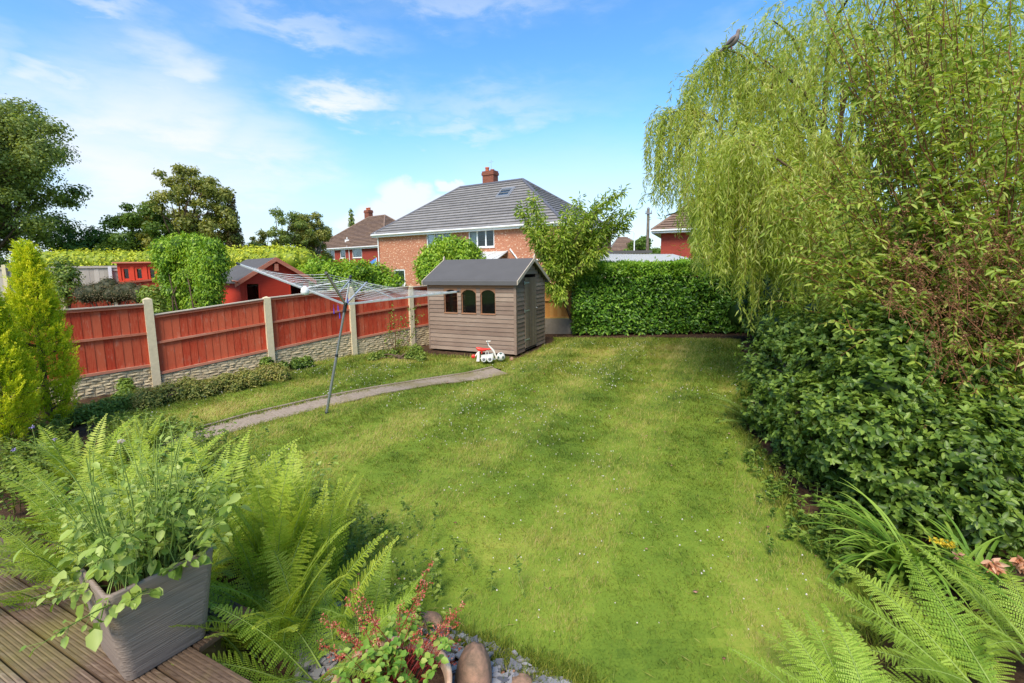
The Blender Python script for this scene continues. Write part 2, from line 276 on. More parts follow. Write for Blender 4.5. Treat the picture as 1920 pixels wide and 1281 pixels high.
# ------------------------------------------------------------------ mesh helpers
def norm(a): return a / np.maximum(np.linalg.norm(a, axis=-1, keepdims=True), 1e-9)
def mesh_np(name, V, F, mat, rnd=None, uv=False, smooth=False):
    V = np.asarray(V, float); F = np.asarray(F, int); me = bpy.data.meshes.new(name); k = F.shape[1]
    me.vertices.add(len(V)); me.vertices.foreach_set('co', V.astype('f').ravel())
    me.loops.add(F.size); me.loops.foreach_set('vertex_index', F.astype('i').ravel())
    me.polygons.add(len(F)); me.polygons.foreach_set('loop_start', (np.arange(len(F)) * k).astype('i'))
    me.update(calc_edges=True)
    if rnd is not None:
        a = me.attributes.new('rnd', 'FLOAT', 'FACE'); a.data.foreach_set('value', np.asarray(rnd, 'f'))
    if smooth: me.polygons.foreach_set('use_smooth', np.ones(len(F), bool))
    me.materials.append(mat); return me
class B:                                   # hard-surface collector (world coordinates)
    def __init__(s): s.v, s.f, s.r, s.sm = [], [], [], []
    def add(s, vs, fs, r=.5, smooth=False):
        o = len(s.v); s.v += [tuple(float(c) for c in p) for p in vs]; s.f += [tuple(i + o for i in f) for f in fs]
        s.r += [r] * len(fs); s.sm += [smooth] * len(fs); return s
    def hexa(s, p, r=.5):                  # 8 corners: bottom 4 ccw, top 4
        return s.add(p, [(3, 2, 1, 0), (4, 5, 6, 7), (0, 1, 5, 4), (1, 2, 6, 5), (2, 3, 7, 6), (3, 0, 4, 7)], r)
    def box(s, o, ax, ay, az, r=.5):       # from corner o along three vectors
        o, ax, ay, az = map(lambda q: np.array(q, float), (o, ax, ay, az))
        return s.hexa([o, o + ax, o + ax + ay, o + ay, o + az, o + ax + az, o + ax + ay + az, o + ay + az], r)
    def cbox(s, c, sx, sy, sz, rot=0, r=.5, bev=0):
        c = np.array(c, float); ax = np.array([math.cos(rot), math.sin(rot), 0]); ay = np.array([-math.sin(rot), math.cos(rot), 0])
        return s.box(c - ax * sx / 2 - ay * sy / 2 - np.array([0, 0, sz / 2]), ax * sx, ay * sy, (0, 0, sz), r)
    def tube(s, pts, rad, n=6, r=.5, cap=True):
        pts = np.array(pts, float); m = len(pts); rad = np.full(m, rad) if np.isscalar(rad) else np.array(rad)
        tg = np.gradient(pts, axis=0); tg = norm(tg); a = np.array([.13, .97, .2]) if abs(tg[0][2]) > .8 else np.array([.05, .1, 1.])
        x = norm(np.cross(tg, a)); y = np.cross(tg, x); th = np.arange(n) / n * 2 * math.pi
        vs = (pts[:, None] + rad[:, None, None] * (x[:, None] * np.cos(th)[None, :, None] + y[:, None] * np.sin(th)[None, :, None])).reshape(-1, 3)
        fs = [(i * n + j, i * n + (j + 1) % n, (i + 1) * n + (j + 1) % n, (i + 1) * n + j) for i in range(m - 1) for j in range(n)]
        s.add(vs, fs, r, True)
        if cap: s.add(vs[:n], [tuple(range(n))[::-1]], r); s.add(vs[-n:], [tuple(range(n))], r)
        return s
    def lathe(s, c, prof, n=20, r=.5, axis=None, sq=0):   # prof: (radius, height)
        c = np.array(c, float); ax = norm(np.array(axis if axis is not None else (0, 0, 1.), float)); a = np.array([1., 0, 0]) if abs(ax[0]) < .8 else np.array([0, 1., 0])
        x = norm(np.cross(ax, a)); y = np.cross(ax, x); th = np.arange(n) / n * 2 * math.pi; vs = []
        for rr, h in prof: vs += [c + ax * h + rr * (x * math.cos(t) + y * math.sin(t)) for t in th]
        fs = [(i * n + j, i * n + (j + 1) % n, (i + 1) * n + (j + 1) % n, (i + 1) * n + j) for i in range(len(prof) - 1) for j in range(n)]
        return s.add(vs, fs, r, True)
    def mesh(s, name, mat):
        me = bpy.data.meshes.new(name); me.from_pydata(s.v, [], s.f); me.update()
        a = me.attributes.new('rnd', 'FLOAT', 'FACE'); a.data.foreach_set('value', np.array(s.r, 'f'))
        me.polygons.foreach_set('use_smooth', np.array(s.sm, bool))
        uv = me.uv_layers.new(name='uv')
        for p in me.polygons:
            nn = p.normal; t = Vector((1, 0, 0)) if abs(nn.z) > .985 else Vector((0, 0, 1)).cross(nn).normalized()
            b = nn.cross(t)
            for li in p.loop_indices:
                co = me.vertices[me.loops[li].vertex_index].co; uv.data[li].uv = (co.dot(t), co.dot(b))
        me.materials.append(mat); return me
ROOT = {}
def setp(o, label=None, cat=None, group=None, kind=None):
    for k, v in (('label', label), ('category', cat), ('group', group), ('kind', kind)):
        if v: o[k] = v
    return o
def thing(name, label, cat, loc, group=None):
    o = bpy.data.objects.new(name, None); COL.objects.link(o); o.location = tuple(float(c) for c in loc); o.empty_display_size = .1
    ROOT[o.name] = np.array(loc, float); return setp(o, label, cat, group)
def put(name, me, parent=None, loc=None):
    """link a mesh built in world coordinates; its origin goes to its thing's base"""
    if isinstance(me, tuple): me = me[0].mesh(name, me[1])
    o = bpy.data.objects.new(name, me); COL.objects.link(o)
    base = ROOT[parent.name] if parent is not None else (np.array(loc, float) if loc is not None else np.zeros(3))
    me.transform(Matrix.Translation(Vector([-float(c) for c in base])))
    if parent is not None: o.parent = parent
    else: o.location = tuple(float(c) for c in base)
    ROOT[o.name] = base; return o
def struct(name, me): o = put(name, me); o['kind'] = 'structure'; return o

def leafmesh(name, C, D, Nn, L, W, rnd, mat, hi=False, fold=.3, droop=.15, core=None):
    D = norm(D); S = norm(np.cross(D, Nn)); N2 = np.cross(S, D); L = np.broadcast_to(L, len(C))[:, None]; W = np.broadcast_to(W, len(C))[:, None]
    n = len(C)
    if hi:
        V = np.stack([C, C + D * L * .25 + S * W * .45 + N2 * W * fold * .4, C + D * L * .65 + S * W * .42 + N2 * (W * fold * .4 - L * droop * .3),
                      C + D * L - N2 * L * droop, C + D * L * .65 - S * W * .42 + N2 * (W * fold * .4 - L * droop * .3), C + D * L * .25 - S * W * .45 + N2 * W * fold * .4], 1).reshape(-1, 3)
        b = np.arange(n)[:, None] * 6; F = np.concatenate([b + [[0, 1, 2, 3]], b + [[0, 3, 4, 5]]], 1).reshape(-1, 4); r = np.repeat(rnd, 2)
    else:
        V = np.stack([C, C + D * L * .45 + S * W * .5 + N2 * W * fold * .5, C + D * L - N2 * L * droop, C + D * L * .45 - S * W * .5 + N2 * W * fold * .5], 1).reshape(-1, 3)
        F = np.arange(n)[:, None] * 4 + np.arange(4)[None]; r = np.asarray(rnd)
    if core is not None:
        cv, cf = core; F = np.concatenate([F, cf + len(V)]); V = np.concatenate([V, cv]); r = np.concatenate([r, np.full(len(cf), .02)])  # core faces get the darkest tone: inner shade of the clump painted in
    return mesh_np(name, V, F, mat, np.clip(r, 0, 1))
def rdir(rng, n): return norm(rng.normal(size=(n, 3)))
_tab = np.random.default_rng(5).random((256, 256))
def vn(x, y, s, o=0):
    x = np.asarray(x) * s + 37.3 + o * 17.1; y = np.asarray(y) * s + 91.7 + o * 5.3
    i = np.floor(x).astype(int); j = np.floor(y).astype(int); a = x - i; b = y - j; a = a * a * (3 - 2 * a); b = b * b * (3 - 2 * b)
    g = lambda p, q: _tab[p % 256, q % 256]
    return g(i, j) * (1 - a) * (1 - b) + g(i + 1, j) * a * (1 - b) + g(i, j + 1) * (1 - a) * b + g(i + 1, j + 1) * a * b
def fbm(x, y, s, o=0): return (vn(x, y, s, o) + .5 * vn(x, y, s * 2.1, o + 1) + .25 * vn(x, y, s * 4.3, o + 2)) / 1.75
_sv = None
def sphere(nu=14, nv=9):
    V = []; F = []
    for i in range(nv + 1):
        ph = math.pi * i / nv
        for j in range(nu): th = 2 * math.pi * j / nu; V.append((math.sin(ph) * math.cos(th), math.sin(ph) * math.sin(th), math.cos(ph)))
    for i in range(nv):
        for j in range(nu): F.append((i * nu + j, i * nu + (j + 1) % nu, (i + 1) * nu + (j + 1) % nu, (i + 1) * nu + j))
    return np.array(V), np.array(F)
SV, SF = sphere()
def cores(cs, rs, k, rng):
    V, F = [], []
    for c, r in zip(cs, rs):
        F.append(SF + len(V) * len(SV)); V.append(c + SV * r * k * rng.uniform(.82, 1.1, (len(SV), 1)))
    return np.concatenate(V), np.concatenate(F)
def foliage(rng, cs, rs, n, L, W, mat, name='foliage', shell=.4, cull=.72, up=.25, hang=.2, hi=False, core=None, tone=None, zmin=0.02, jit=.45, ros=0):
    """leaves spread through the outer volume of overlapping clumps"""
    cs = np.array(cs, float); rs = np.array(rs, float)
    if rs.ndim == 0: rs = np.full(len(cs), float(rs))
    if rs.ndim == 1: rs = np.repeat(rs[:, None], 3, 1)
    w = rs.mean(1) ** 2; k = rng.choice(len(cs), n, p=w / w.sum()); u = rdir(rng, n)
    rad = 1 - shell * rng.random(n) ** 1.3 + .12 * rng.normal(size=n) * .8
    P = cs[k] + u * rs[k] * rad[:, None]; keep = P[:, 2] > zmin
    if cull:
        for i in range(len(cs)):
            q = (P - cs[i]) / rs[i]; keep &= ~(((q * q).sum(1) < cull ** 2) & (k != i))
    P, u = P[keep], u[keep]; n = len(P)
    Nn = norm(u + rdir(rng, n) * jit * 1.6 + np.array([0, 0, up])); D = norm(np.cross(Nn, rdir(rng, n)) + u * .35 + np.array([0, 0, -hang]))
    if ros:                               # leaves gathered in rosettes at twig tips
        m = max(1, n // ros); P = np.repeat(P[:m], ros, 0); u = np.repeat(u[:m] + rng.normal(size=(m, 3)) * .25, ros, 0); n = len(P); th = np.tile(np.arange(ros) / ros * 6.283, m) + np.repeat(rng.random(m) * 6, ros)
        ax = norm(u * .7 + np.array([0, 0, .5])); e1 = norm(np.cross(ax, np.array([.3, .2, .9]) + 0 * ax)); e2 = np.cross(ax, e1); rad_ = e1 * np.cos(th)[:, None] + e2 * np.sin(th)[:, None]
        D = norm(rad_ + ax * rng.uniform(.1, .8, (n, 1)) + rng.normal(size=(n, 3)) * .15); Nn = norm(ax - rad_ * .4 + rng.normal(size=(n, 3)) * .2); P = P + rng.normal(size=(n, 3)) * L * .15
    r = rng.random(n) * .8 + .1 + (fbm(P[:, 0] + P[:, 2] * .7, P[:, 1] + P[:, 2], 1.3) - .5) * .6 if tone is None else tone(P, rng)
    s = rng.uniform(.65, 1.25, n)
    return leafmesh(name, P, D, Nn, L * s, W * s, r, mat, hi, core=cores(cs, rs, core, rng) if core else None)
def limb(a, b, rng, bend=.15, n=6):
    a = np.array(a, float); b = np.array(b, float); t = np.linspace(0, 1, n)[:, None]; l = np.linalg.norm(b - a)
    off = rng.normal(size=3) * l * bend; return a + (b - a) * t + off * np.sin(t * math.pi) * .6 + np.array([0, 0, .08 * l]) * np.sin(t * math.pi)

def tree(name, label, base, h, cr, mat, seed, n=9000, leaf=.3, K=26, trunk=.3, cz=.6, rz=None, group='trees beyond the gardens', kind='broad', bark='bark', csize=.36, shell=.55, core=None):
    rng = np.random.default_rng(seed); base = np.array(base, float); rz = rz or h * .36; cen = base + [0, 0, h * cz]
    t = thing(name, label, 'tree', base, group); b = B(); cs = []; rs = []
    if kind == 'broad':
        for i in range(K):
            u = rdir(rng, 1)[0]; q = rng.random() ** .45; cs.append(cen + u * np.array([cr, cr, rz]) * q * .82); rs.append(cr * csize * rng.uniform(.6, 1.25) * np.array([1, 1, .72]))
        b.tube([base + [0, 0, -.1], base + [0, 0, h * .2], cen], [trunk, trunk * .8, trunk * .4], 8)
        for c in cs[::2]:
            b.tube(limb(base + [0, 0, h * rng.uniform(.15, .45)], c, rng), np.linspace(trunk * .35, .02, 6), 5)
    elif kind == 'cone':
        b.tube([base, base + [0, 0, h]], [trunk, .03], 6)
        for i in range(K):
            q = (i + .5) / K; z = h * (.12 + .86 * q); rr = cr * (1 - q) ** .85 + .08 * cr; a = i * 2.4
            for m in range(3):
                an = a + m * 2.1 + rng.random(); c = base + [math.cos(an) * rr * .55, math.sin(an) * rr * .55, z]
                cs.append(c); rs.append(np.array([max(.2, rr * .5)] * 2 + [h / K * .75]))
                b.tube([base + [0, 0, z + .1], c], [.04, .015], 4)
    put('trunk', (b, M[bark]), t)
    put('crown', foliage(rng, cs, rs, n, leaf, leaf * .6, mat, 'crown', shell=shell, cull=.5, core=core), t)
    return t
def bush(name, label, cs, rs, n, L, W, mat, seed, cat='shrub', group=None, core=.7, hi=False, stem='bark', **kw):
    rng = np.random.default_rng(seed); cs = np.array(cs, float); base = np.array([cs[:, 0].mean(), cs[:, 1].mean(), 0])
    t = thing(name, label, cat, base, group); b = B()
    for c in cs[:16]: b.tube(limb(base + rng.normal(size=3) * [.08, .08, 0], c, rng, .1), np.linspace(.03, .008, 6), 5)
    put('stem', (b, M[stem]), t); put('foliage', foliage(rng, cs, rs, n, L, W, mat, hi=hi, core=core, **kw), t); return t
def ellclumps(rng, cen, rad, K, cs=.45, zmin=None):
    cen = np.array(cen, float); rad = np.array(rad, float); u = rdir(rng, K); c = cen + u * rad * rng.uniform(.45, .75, (K, 1))
    if zmin is not None: c[:, 2] = np.maximum(c[:, 2], zmin)
    r = np.repeat(rng.uniform(.7, 1.2, (K, 1)) * cs * rad.mean(), 3, 1); c = np.vstack([c, cen]); r = np.vstack([r, rad * .6]); return c, r

# ================================================================== SETTING
b = B(); b.add([(-400, -60, -.35), (400, -60, -.35), (400, 900, -.35), (-400, 900, -.35)], [(0, 1, 2, 3)]); struct('ground', (b, M['ground']))
def grid(x0, x1, y0, y1, step, zf, mat, name, mask=None, attr=None):
    xs = np.arange(x0, x1 + step / 2, step); ys = np.arange(y0, y1 + step / 2, step); X, Y = np.meshgrid(xs, ys); Z = zf(X, Y)
    V = np.stack([X, Y, Z], -1).reshape(-1, 3); nx = len(xs); i, j = np.meshgrid(np.arange(nx - 1), np.arange(len(ys) - 1)); a = (j * nx + i).ravel()
    F = np.stack([a, a + 1, a + 1 + nx, a + nx], 1); c = V[F].mean(1)
    if mask is not None: k = mask(c[:, 0], c[:, 1]); F = F[k]; c = c[k]
    return mesh_np(name, V, F, mat, attr(c[:, 0], c[:, 1]) if attr else None, smooth=True)
def inpoly(x, y, P):
    r = np.zeros(np.shape(x), bool); n = len(P)
    for i in range(n):
        x1, y1 = P[i][:2]; x2, y2 = P[(i + 1) % n][:2]
        c = ((y1 > y) != (y2 > y)); r ^= c & (x < (x2 - x1) * (y - y1) / (y2 - y1 + 1e-12) + x1)
    return r
gz = lambda x, y: .05 * (fbm(x, y, .25, 3) - .5)
PATH_U = [(190, 880), (330, 818), (470, 778), (600, 748), (700, 729), (800, 713), (880, 701), (925, 690)]
PATH_L = [(215, 905), (372, 832), (500, 792), (640, 757), (720, 738), (810, 722), (900, 712), (952, 701)]
pu = [gp(*p)[:2] for p in PATH_U]; pl = [gp(*p)[:2] for p in PATH_L]
pathpoly = pu + pl[::-1]
lp = [(640, 1150), (520, 960), (380, 870), (200, 800), (130, 770), (250, 752), (340, 726), (430, 712), (560, 680), (640, 668), (760, 652), (800, 668), (966, 674), (1000, 660), (1036, 644), (1040, 634), (1200, 634),
      (1388, 637), (1400, 720), (1375, 790), (1430, 860), (1480, 960), (1590, 1040), (1640, 1130), (1610, 1281), (1500, 1500), (1150, 1500), (1000, 1262), (920, 1228), (830, 1190), (740, 1165)]
lawnpoly = [gp(*p)[:2] for p in lp]
def in_lawn(x, y):
    wx = x + .16 * (fbm(x, y, 2.2, 7) - .5); wy = y + .3 * (fbm(x, y, 2.2, 9) - .5); px = x + .24 * (fbm(x, y, 3.5, 17) - .5); py = y + .42 * (fbm(x, y, 3.5, 19) - .5) - .03
    return inpoly(wx, wy, lawnpoly) & ~inpoly(px, py, pathpoly)
def tone(x, y):
    s = (x * .89 - y * .45) + .5 * (fbm(x, y, .22, 1) - .5) + .0022 * y * y * 8 * .2
    st = np.tanh(2.2 * np.sin(s * 2 * math.pi / 1.55)) * .085  # mowing stripes: sheen of bent blades painted into the tone
    p = fbm(x, y, .55, 4); q = fbm(x, y, 1.7, 11); dry = np.clip((fbm(x, y, .9, 21) - .57) * 3.2, 0, 1) * .34
    clov = np.clip((fbm(x, y, .8, 31) - .52) * 4, 0, 1) * -.11
    return np.clip(.56 + st + (p - .5) * .4 + (q - .5) * .4 + (fbm(x, y, 4.5, 41) - .5) * .26 + (fbm(x, y, 13, 43) - .5) * .3 + dry + clov, .05, 1)
struct('soil_bed', grid(-14, 14, 1.2, 17, .18, lambda X, Y: gz(X, Y) - .035 + .03 * (fbm(X, Y, 3, 2) - .5), M['soil'], 'soil_bed'))
struct('lawn', grid(-9, 7.5, 1.2, 15.6, .07, gz, M['lawn'], 'lawn', in_lawn, tone))
# concrete path: slabs with gaps
b = B(); rng = np.random.default_rng(3)
def lerp_poly(P, t):
    P = np.array(P); d = np.r_[0, np.cumsum(np.linalg.norm(np.diff(P, axis=0), axis=1))]; q = t * d[-1]
    return np.array([np.interp(q, d, P[:, 0]), np.interp(q, d, P[:, 1])])
for i in range(60):
    t0, t1 = i / 60, (i + 1) / 60 - (.0012 if (i + 1) % 5 == 0 else 0)
    a, c, d, e = lerp_poly(pu, t0), lerp_poly(pl, t0), lerp_poly(pl, t1), lerp_poly(pu, t1); z = .012
    b.add([(*a, z), (*c, z), (*d, z), (*e, z), (*a, -.1), (*c, -.1), (*d, -.1), (*e, -.1)], [(0, 1, 2, 3), (1, 0, 4, 5), (2, 1, 5, 6), (3, 2, 6, 7), (0, 3, 7, 4)], rng.random())
struct('path', (b, M['path']))
b = B()
for i in range(26):                       # low concrete edging along the fence side of the path
    t0, t1 = i / 26, (i + .97) / 26; a, c = lerp_poly(pu, t0), lerp_poly(pu, t1); n = np.array([-(c - a)[1], (c - a)[0]]); n = n / np.linalg.norm(n) * .05
    b.hexa([(*a, -.05), (*c, -.05), (*(c + n), -.05), (*(a + n), -.05), (*a, .035), (*c, .035), (*(c + n), .035), (*(a + n), .035)], rng.random())
struct('path_edging', (b, M['path']))

# grass blades
rng = np.random.default_rng(11)
def blades(n, x0, x1, y0, y1):
    x = rng.uniform(x0, x1, n); y = rng.uniform(y0, y1, n); d = np.hypot(x, y); k = in_lawn(x, y) & (rng.random(n) < np.clip((3.4 / d) ** 1.15, 0, 1))
    return x[k], y[k]
x, y = blades(1500000, -9, 7.3, 1.9, 15.4)
d = np.hypot(x, y); n = len(x); hgt = rng.uniform(.014, .034, n) * (1 + .5 * (fbm(x, y, 1.3, 12) - .5)) * np.clip(1 + 1.8 * (fbm(x, y, 7, 14) - .48), .55, 1.7) * (1 + .12 * np.clip(d - 3, 0, 8)); wd = .0034 * np.clip(d / 3.0, 1, 4.5)
s = (x * .89 - y * .45); lean = np.sign(np.sin(s * 2 * math.pi / 1.55))[:, None] * np.array([[.25, .5]]) + rng.normal(size=(n, 2)) * .55
a = rng.random(n) * 2 * math.pi; sd = np.stack([np.cos(a), np.sin(a), a * 0], 1) * wd[:, None] * .5; P = np.stack([x, y, gz(x, y) - .004], 1)
tip = P + np.concatenate([lean * hgt[:, None] * .9, hgt[:, None]], 1)
V = np.stack([P - sd, P + sd, tip], 1).reshape(-1, 3); r = np.clip(tone(x, y) + rng.normal(size=n) * .26, 0, 1)
g = put('grass', mesh_np('grass', V, np.arange(3 * n).reshape(-1, 3), M['blade'], r)); setp(g, 'short mown grass blades covering the whole lawn', 'grass', kind='stuff')
# long tufts on the lawn edges, path sides and foot of the walls
E = []
for P, m, h in [([gp(*p)[:2] for p in lp[:3]], 500, .08), ([gp(*p)[:2] for p in lp[26:31]], 500, .07), ([gp(*p)[:2] for p in lp[5:13]], 700, .10), ([gp(*p)[:2] for p in lp[18:25]], 900, .09), (pu, 1700, .05), (pl, 1400, .035),
                ([gp(700, 1150)[:2], gp(900, 1215)[:2], gp(1120, 1290)[:2]], 900, .07)]:
    q = rng.random(m); q = (np.floor(q * 40) + rng.random(m) ** 2) / 40; pp = np.array([lerp_poly(P, t) for t in q]); pp += rng.normal(size=pp.shape) * .05
    E.append(np.c_[pp, np.full(m, h)])
E = np.concatenate(E); E = np.repeat(E, 5, 0); n = len(E); E[:, :2] += rng.normal(size=(n, 2)) * .02
D = norm(np.c_[rng.normal(size=(n, 2)) * .5, np.ones(n)]); P = np.c_[E[:, :2], gz(E[:, 0], E[:, 1]) - .02]
me = leafmesh('long_grass', P, D, rdir(rng, n), E[:, 2] * rng.uniform(.5, 1.4, n), .005 * np.clip(np.hypot(P[:, 0], P[:, 1]) / 3, 1, 3), rng.random(n) * .6 + .2, M['blade'], fold=0, droop=.3)
setp(put('long_grass', me), 'longer untrimmed grass tufts along lawn edges and path', 'grass', kind='stuff')
rg = np.random.default_rng(15); x = rg.uniform(-6, 5.5, 5200); y = rg.uniform(2.2, 13, 5200); k = in_lawn(x, y) & (rg.random(5200) < .35 + .65 * (fbm(x, y, .9, 21) > .55)); x, y = x[k], y[k]; n = len(x); a = rg.random(n) * 6.28
P = np.c_[x, y, gz(x, y) + .026]; D = np.c_[np.cos(a), np.sin(a), rg.normal(size=n) * .12]
setp(put('grass_clippings', leafmesh('grass_clippings', P, D, np.tile([0, 0, 1.], (n, 1)) + rg.normal(size=(n, 3)) * .2, rg.uniform(.03, .11, n), .0045, rg.uniform(.75, 1, n), M['blade'], fold=0, droop=.05)), 'dry straw coloured clippings lying on the lawn', 'clippings', kind='stuff')
# clover flowers, a few dead leaves
def specks(name, n, x0, x1, y0, y1, size, z, mat, mask, label, cat, flat=False, zf=True):
    x = rng.uniform(x0, x1, n); y = rng.uniform(y0, y1, n); k = mask(x, y); x, y = x[k], y[k]; m = len(x)
    OV = np.array([(1, 0, 0), (0, 1, 0), (-1, 0, 0), (0, -1, 0), (0, 0, 1), (0, 0, -1)], float); OF = np.array([(0, 1, 4), (1, 2, 4), (2, 3, 4), (3, 0, 4), (1, 0, 5), (2, 1, 5), (3, 2, 5), (0, 3, 5)])
    if flat: OV = OV * [1, .7, .12]
    s = size * rng.uniform(.6, 1.3, m) * np.clip(np.hypot(x, y) / 6, .9, 1.3); th = rng.random(m) * 6.28; c, sn = np.cos(th)[:, None], np.sin(th)[:, None]
    Q = np.stack([OV[None, :, 0] * c - OV[None, :, 1] * sn, OV[None, :, 0] * sn + OV[None, :, 1] * c, np.repeat(OV[None, :, 2], m, 0)], -1) * s[:, None, None]
    P = np.stack([x, y, gz(x, y) + z], 1); V = (Q + P[:, None]).reshape(-1, 3); F = (OF[None] + np.arange(m)[:, None, None] * 6).reshape(-1, 3)
    setp(put(name, mesh_np(name, V, F, mat, np.repeat(rng.random(m), 8))), label, cat, kind='stuff')
specks('clover_flowers', 3800, -6, 5.5, 2.4, 14.5, .0075, .045, M['whitefl'], lambda x, y: in_lawn(x, y) & (fbm(x, y, .8, 31) + .2 * rng.random(len(x)) > .6) , 'tiny white clover flower heads dotted over the lawn', 'flowers')
specks('fallen_leaves', 2500, -7, 6.5, 2.2, 15, .02, .03, M['litter'], lambda x, y: (in_lawn(x, y) & (rng.random(len(x)) < .05)) | (~in_lawn(x, y) & ~inpoly(x, y, pathpoly) & (x > -1) & (rng.random(len(x)) < .8)), 'brown fallen leaves scattered under the hedge and shrubs', 'leaf litter', True)
# slate chippings round the pots and the boulder
sp = [gp(*p)[:2] for p in [(600, 1120), (740, 1150), (830, 1180), (930, 1215), (1010, 1255), (1090, 1300), (1100, 1400), (560, 1400), (560, 1200)]]
x = rng.uniform(-2, .8, 9000); y = rng.uniform(1.7, 3.6, 9000); k = inpoly(x, y, sp); x, y = x[k], y[k]; b = B()
for px, py in zip(x[:1500], y[:1500]):
    nn = rng.integers(5, 7); th = np.sort(rng.random(nn)) * 6.28; rr = rng.uniform(.014, .038); c = np.array([px, py, gz(px, py) + rng.uniform(-.005, .03)]); tl = rng.normal(size=2) * .13; hh = rng.uniform(.005, .012)
    top = [c + [math.cos(t) * rr * 1.3, math.sin(t) * rr, math.cos(t) * rr * tl[0] + math.sin(t) * rr * tl[1] + hh] for t in th]; bot = [p - [0, 0, hh] for p in top]
    b.add(top + bot, [tuple(range(nn))] + [(j, (j + nn), (j + 1) % nn + nn, (j + 1) % nn)[::1] for j in range(nn)], rng.random())
setp(put('slate_chips', (b, M['slate'])), 'grey slate chippings around the pot and boulder', 'gravel', kind='stuff')

# timber deck with grooved boards
DZ = .38; b = B(); bd = norm((gp(200, 1281, DZ) - gp(0, 1135, DZ))[:2]); bn = np.array([-bd[1], bd[0]]); o = gp(0, 1135, DZ)[:2]
bw = .142
for i in range(-12, 4):
    s0 = o + bn * (i * (bw + .006)); r = rng.random(); ng = 7; prof = []
    for g in range(ng):
        w = bw / ng; prof += [(g * w, -.006), (g * w + w * .25, 0), (g * w + w * .78, 0)]
    prof = [(0, -.03)] + prof[1:] + [(bw, -.006), (bw, -.03)]
    e = min(1.82, 1.85 + .06 * i)
    a0, a1 = (-2.2, e) ; m = len(prof)
    if i >= 2: a1 = 1.35
    if i >= 2: a0 = .3
    vs = [(*(s0 + bn * p - bn * 0 + bd * a0), DZ + z) for p, z in prof] + [(*(s0 + bn * p + bd * a1), DZ + z) for p, z in prof]
    b.add(vs, [(j, m + j, m + j + 1, j + 1) for j in range(m - 1)] + [tuple(range(m)), tuple(range(2 * m - 1, m - 1, -1))], r)
struct('deck', (b, M['deck']))
b = B()
for k in (-2.0, -.6, .4, 1.2):
    for i in (-11, -5, 1, 3):
        c = o + bd * k + bn * (i * .148); b.cbox((c[0], c[1], DZ / 2 - .04), .08, .08, DZ - .04)
c0 = o + bn * (-12 * .148) + bd * -2.2
struct('deck_frame', (b, M['deck']))

# ================================================================== BOUNDARY FENCE (left)
P0 = np.array([-8.5, 7.35]); PP = [P0, np.array([-7.07, 8.9]), np.array([-5.52, 10.32]), np.array([-4.14, 11.8]), np.array([-2.9, 13.1])]; PP.append(PP[-1] + (PP[-1] - PP[-2]) * .9)
fence = thing('garden_fence', 'red stained timber fence with concrete posts on a low stone effect wall', 'fence', (-5.5, 10.3, 0))
ztop = [(1.58, 1.62), (1.40, 1.60), (1.62, 1.74), (1.62, 1.72), (1.70, 1.76)]; zbot = [(.34, .40), (.22, .42), (.42, .60), (.42, .53), (.53, .6)]; ptop = [1.8, 1.76, 1.67, 1.8, 1.76, 1.8]
for i, p in enumerate(PP):
    if i == 5: continue
    d = norm(PP[min(i + 1, 5)] - PP[max(i - 1, 0)]); rot = math.atan2(d[1], d[0]); b = B(); w = .135; h = ptop[i]
    c = np.array([*p, 0]); b.cbox((p[0], p[1], h / 2 - .1), w, w + .01, h + .12, rot, .5)
    ax = np.array([math.cos(rot), math.sin(rot), 0]) * w / 2; ay = np.array([-math.sin(rot), math.cos(rot), 0]) * w / 2; tz = np.array([0, 0, h - .04])
    b.add([c - ax - ay + tz, c + ax - ay + tz, c + ax + ay + tz, c - ax + ay + tz, c + tz + [0, 0, .035]], [(0, 1, 4), (1, 2, 4), (2, 3, 4), (3, 0, 4)])
    put('post', (b, M['concrete']), fence)
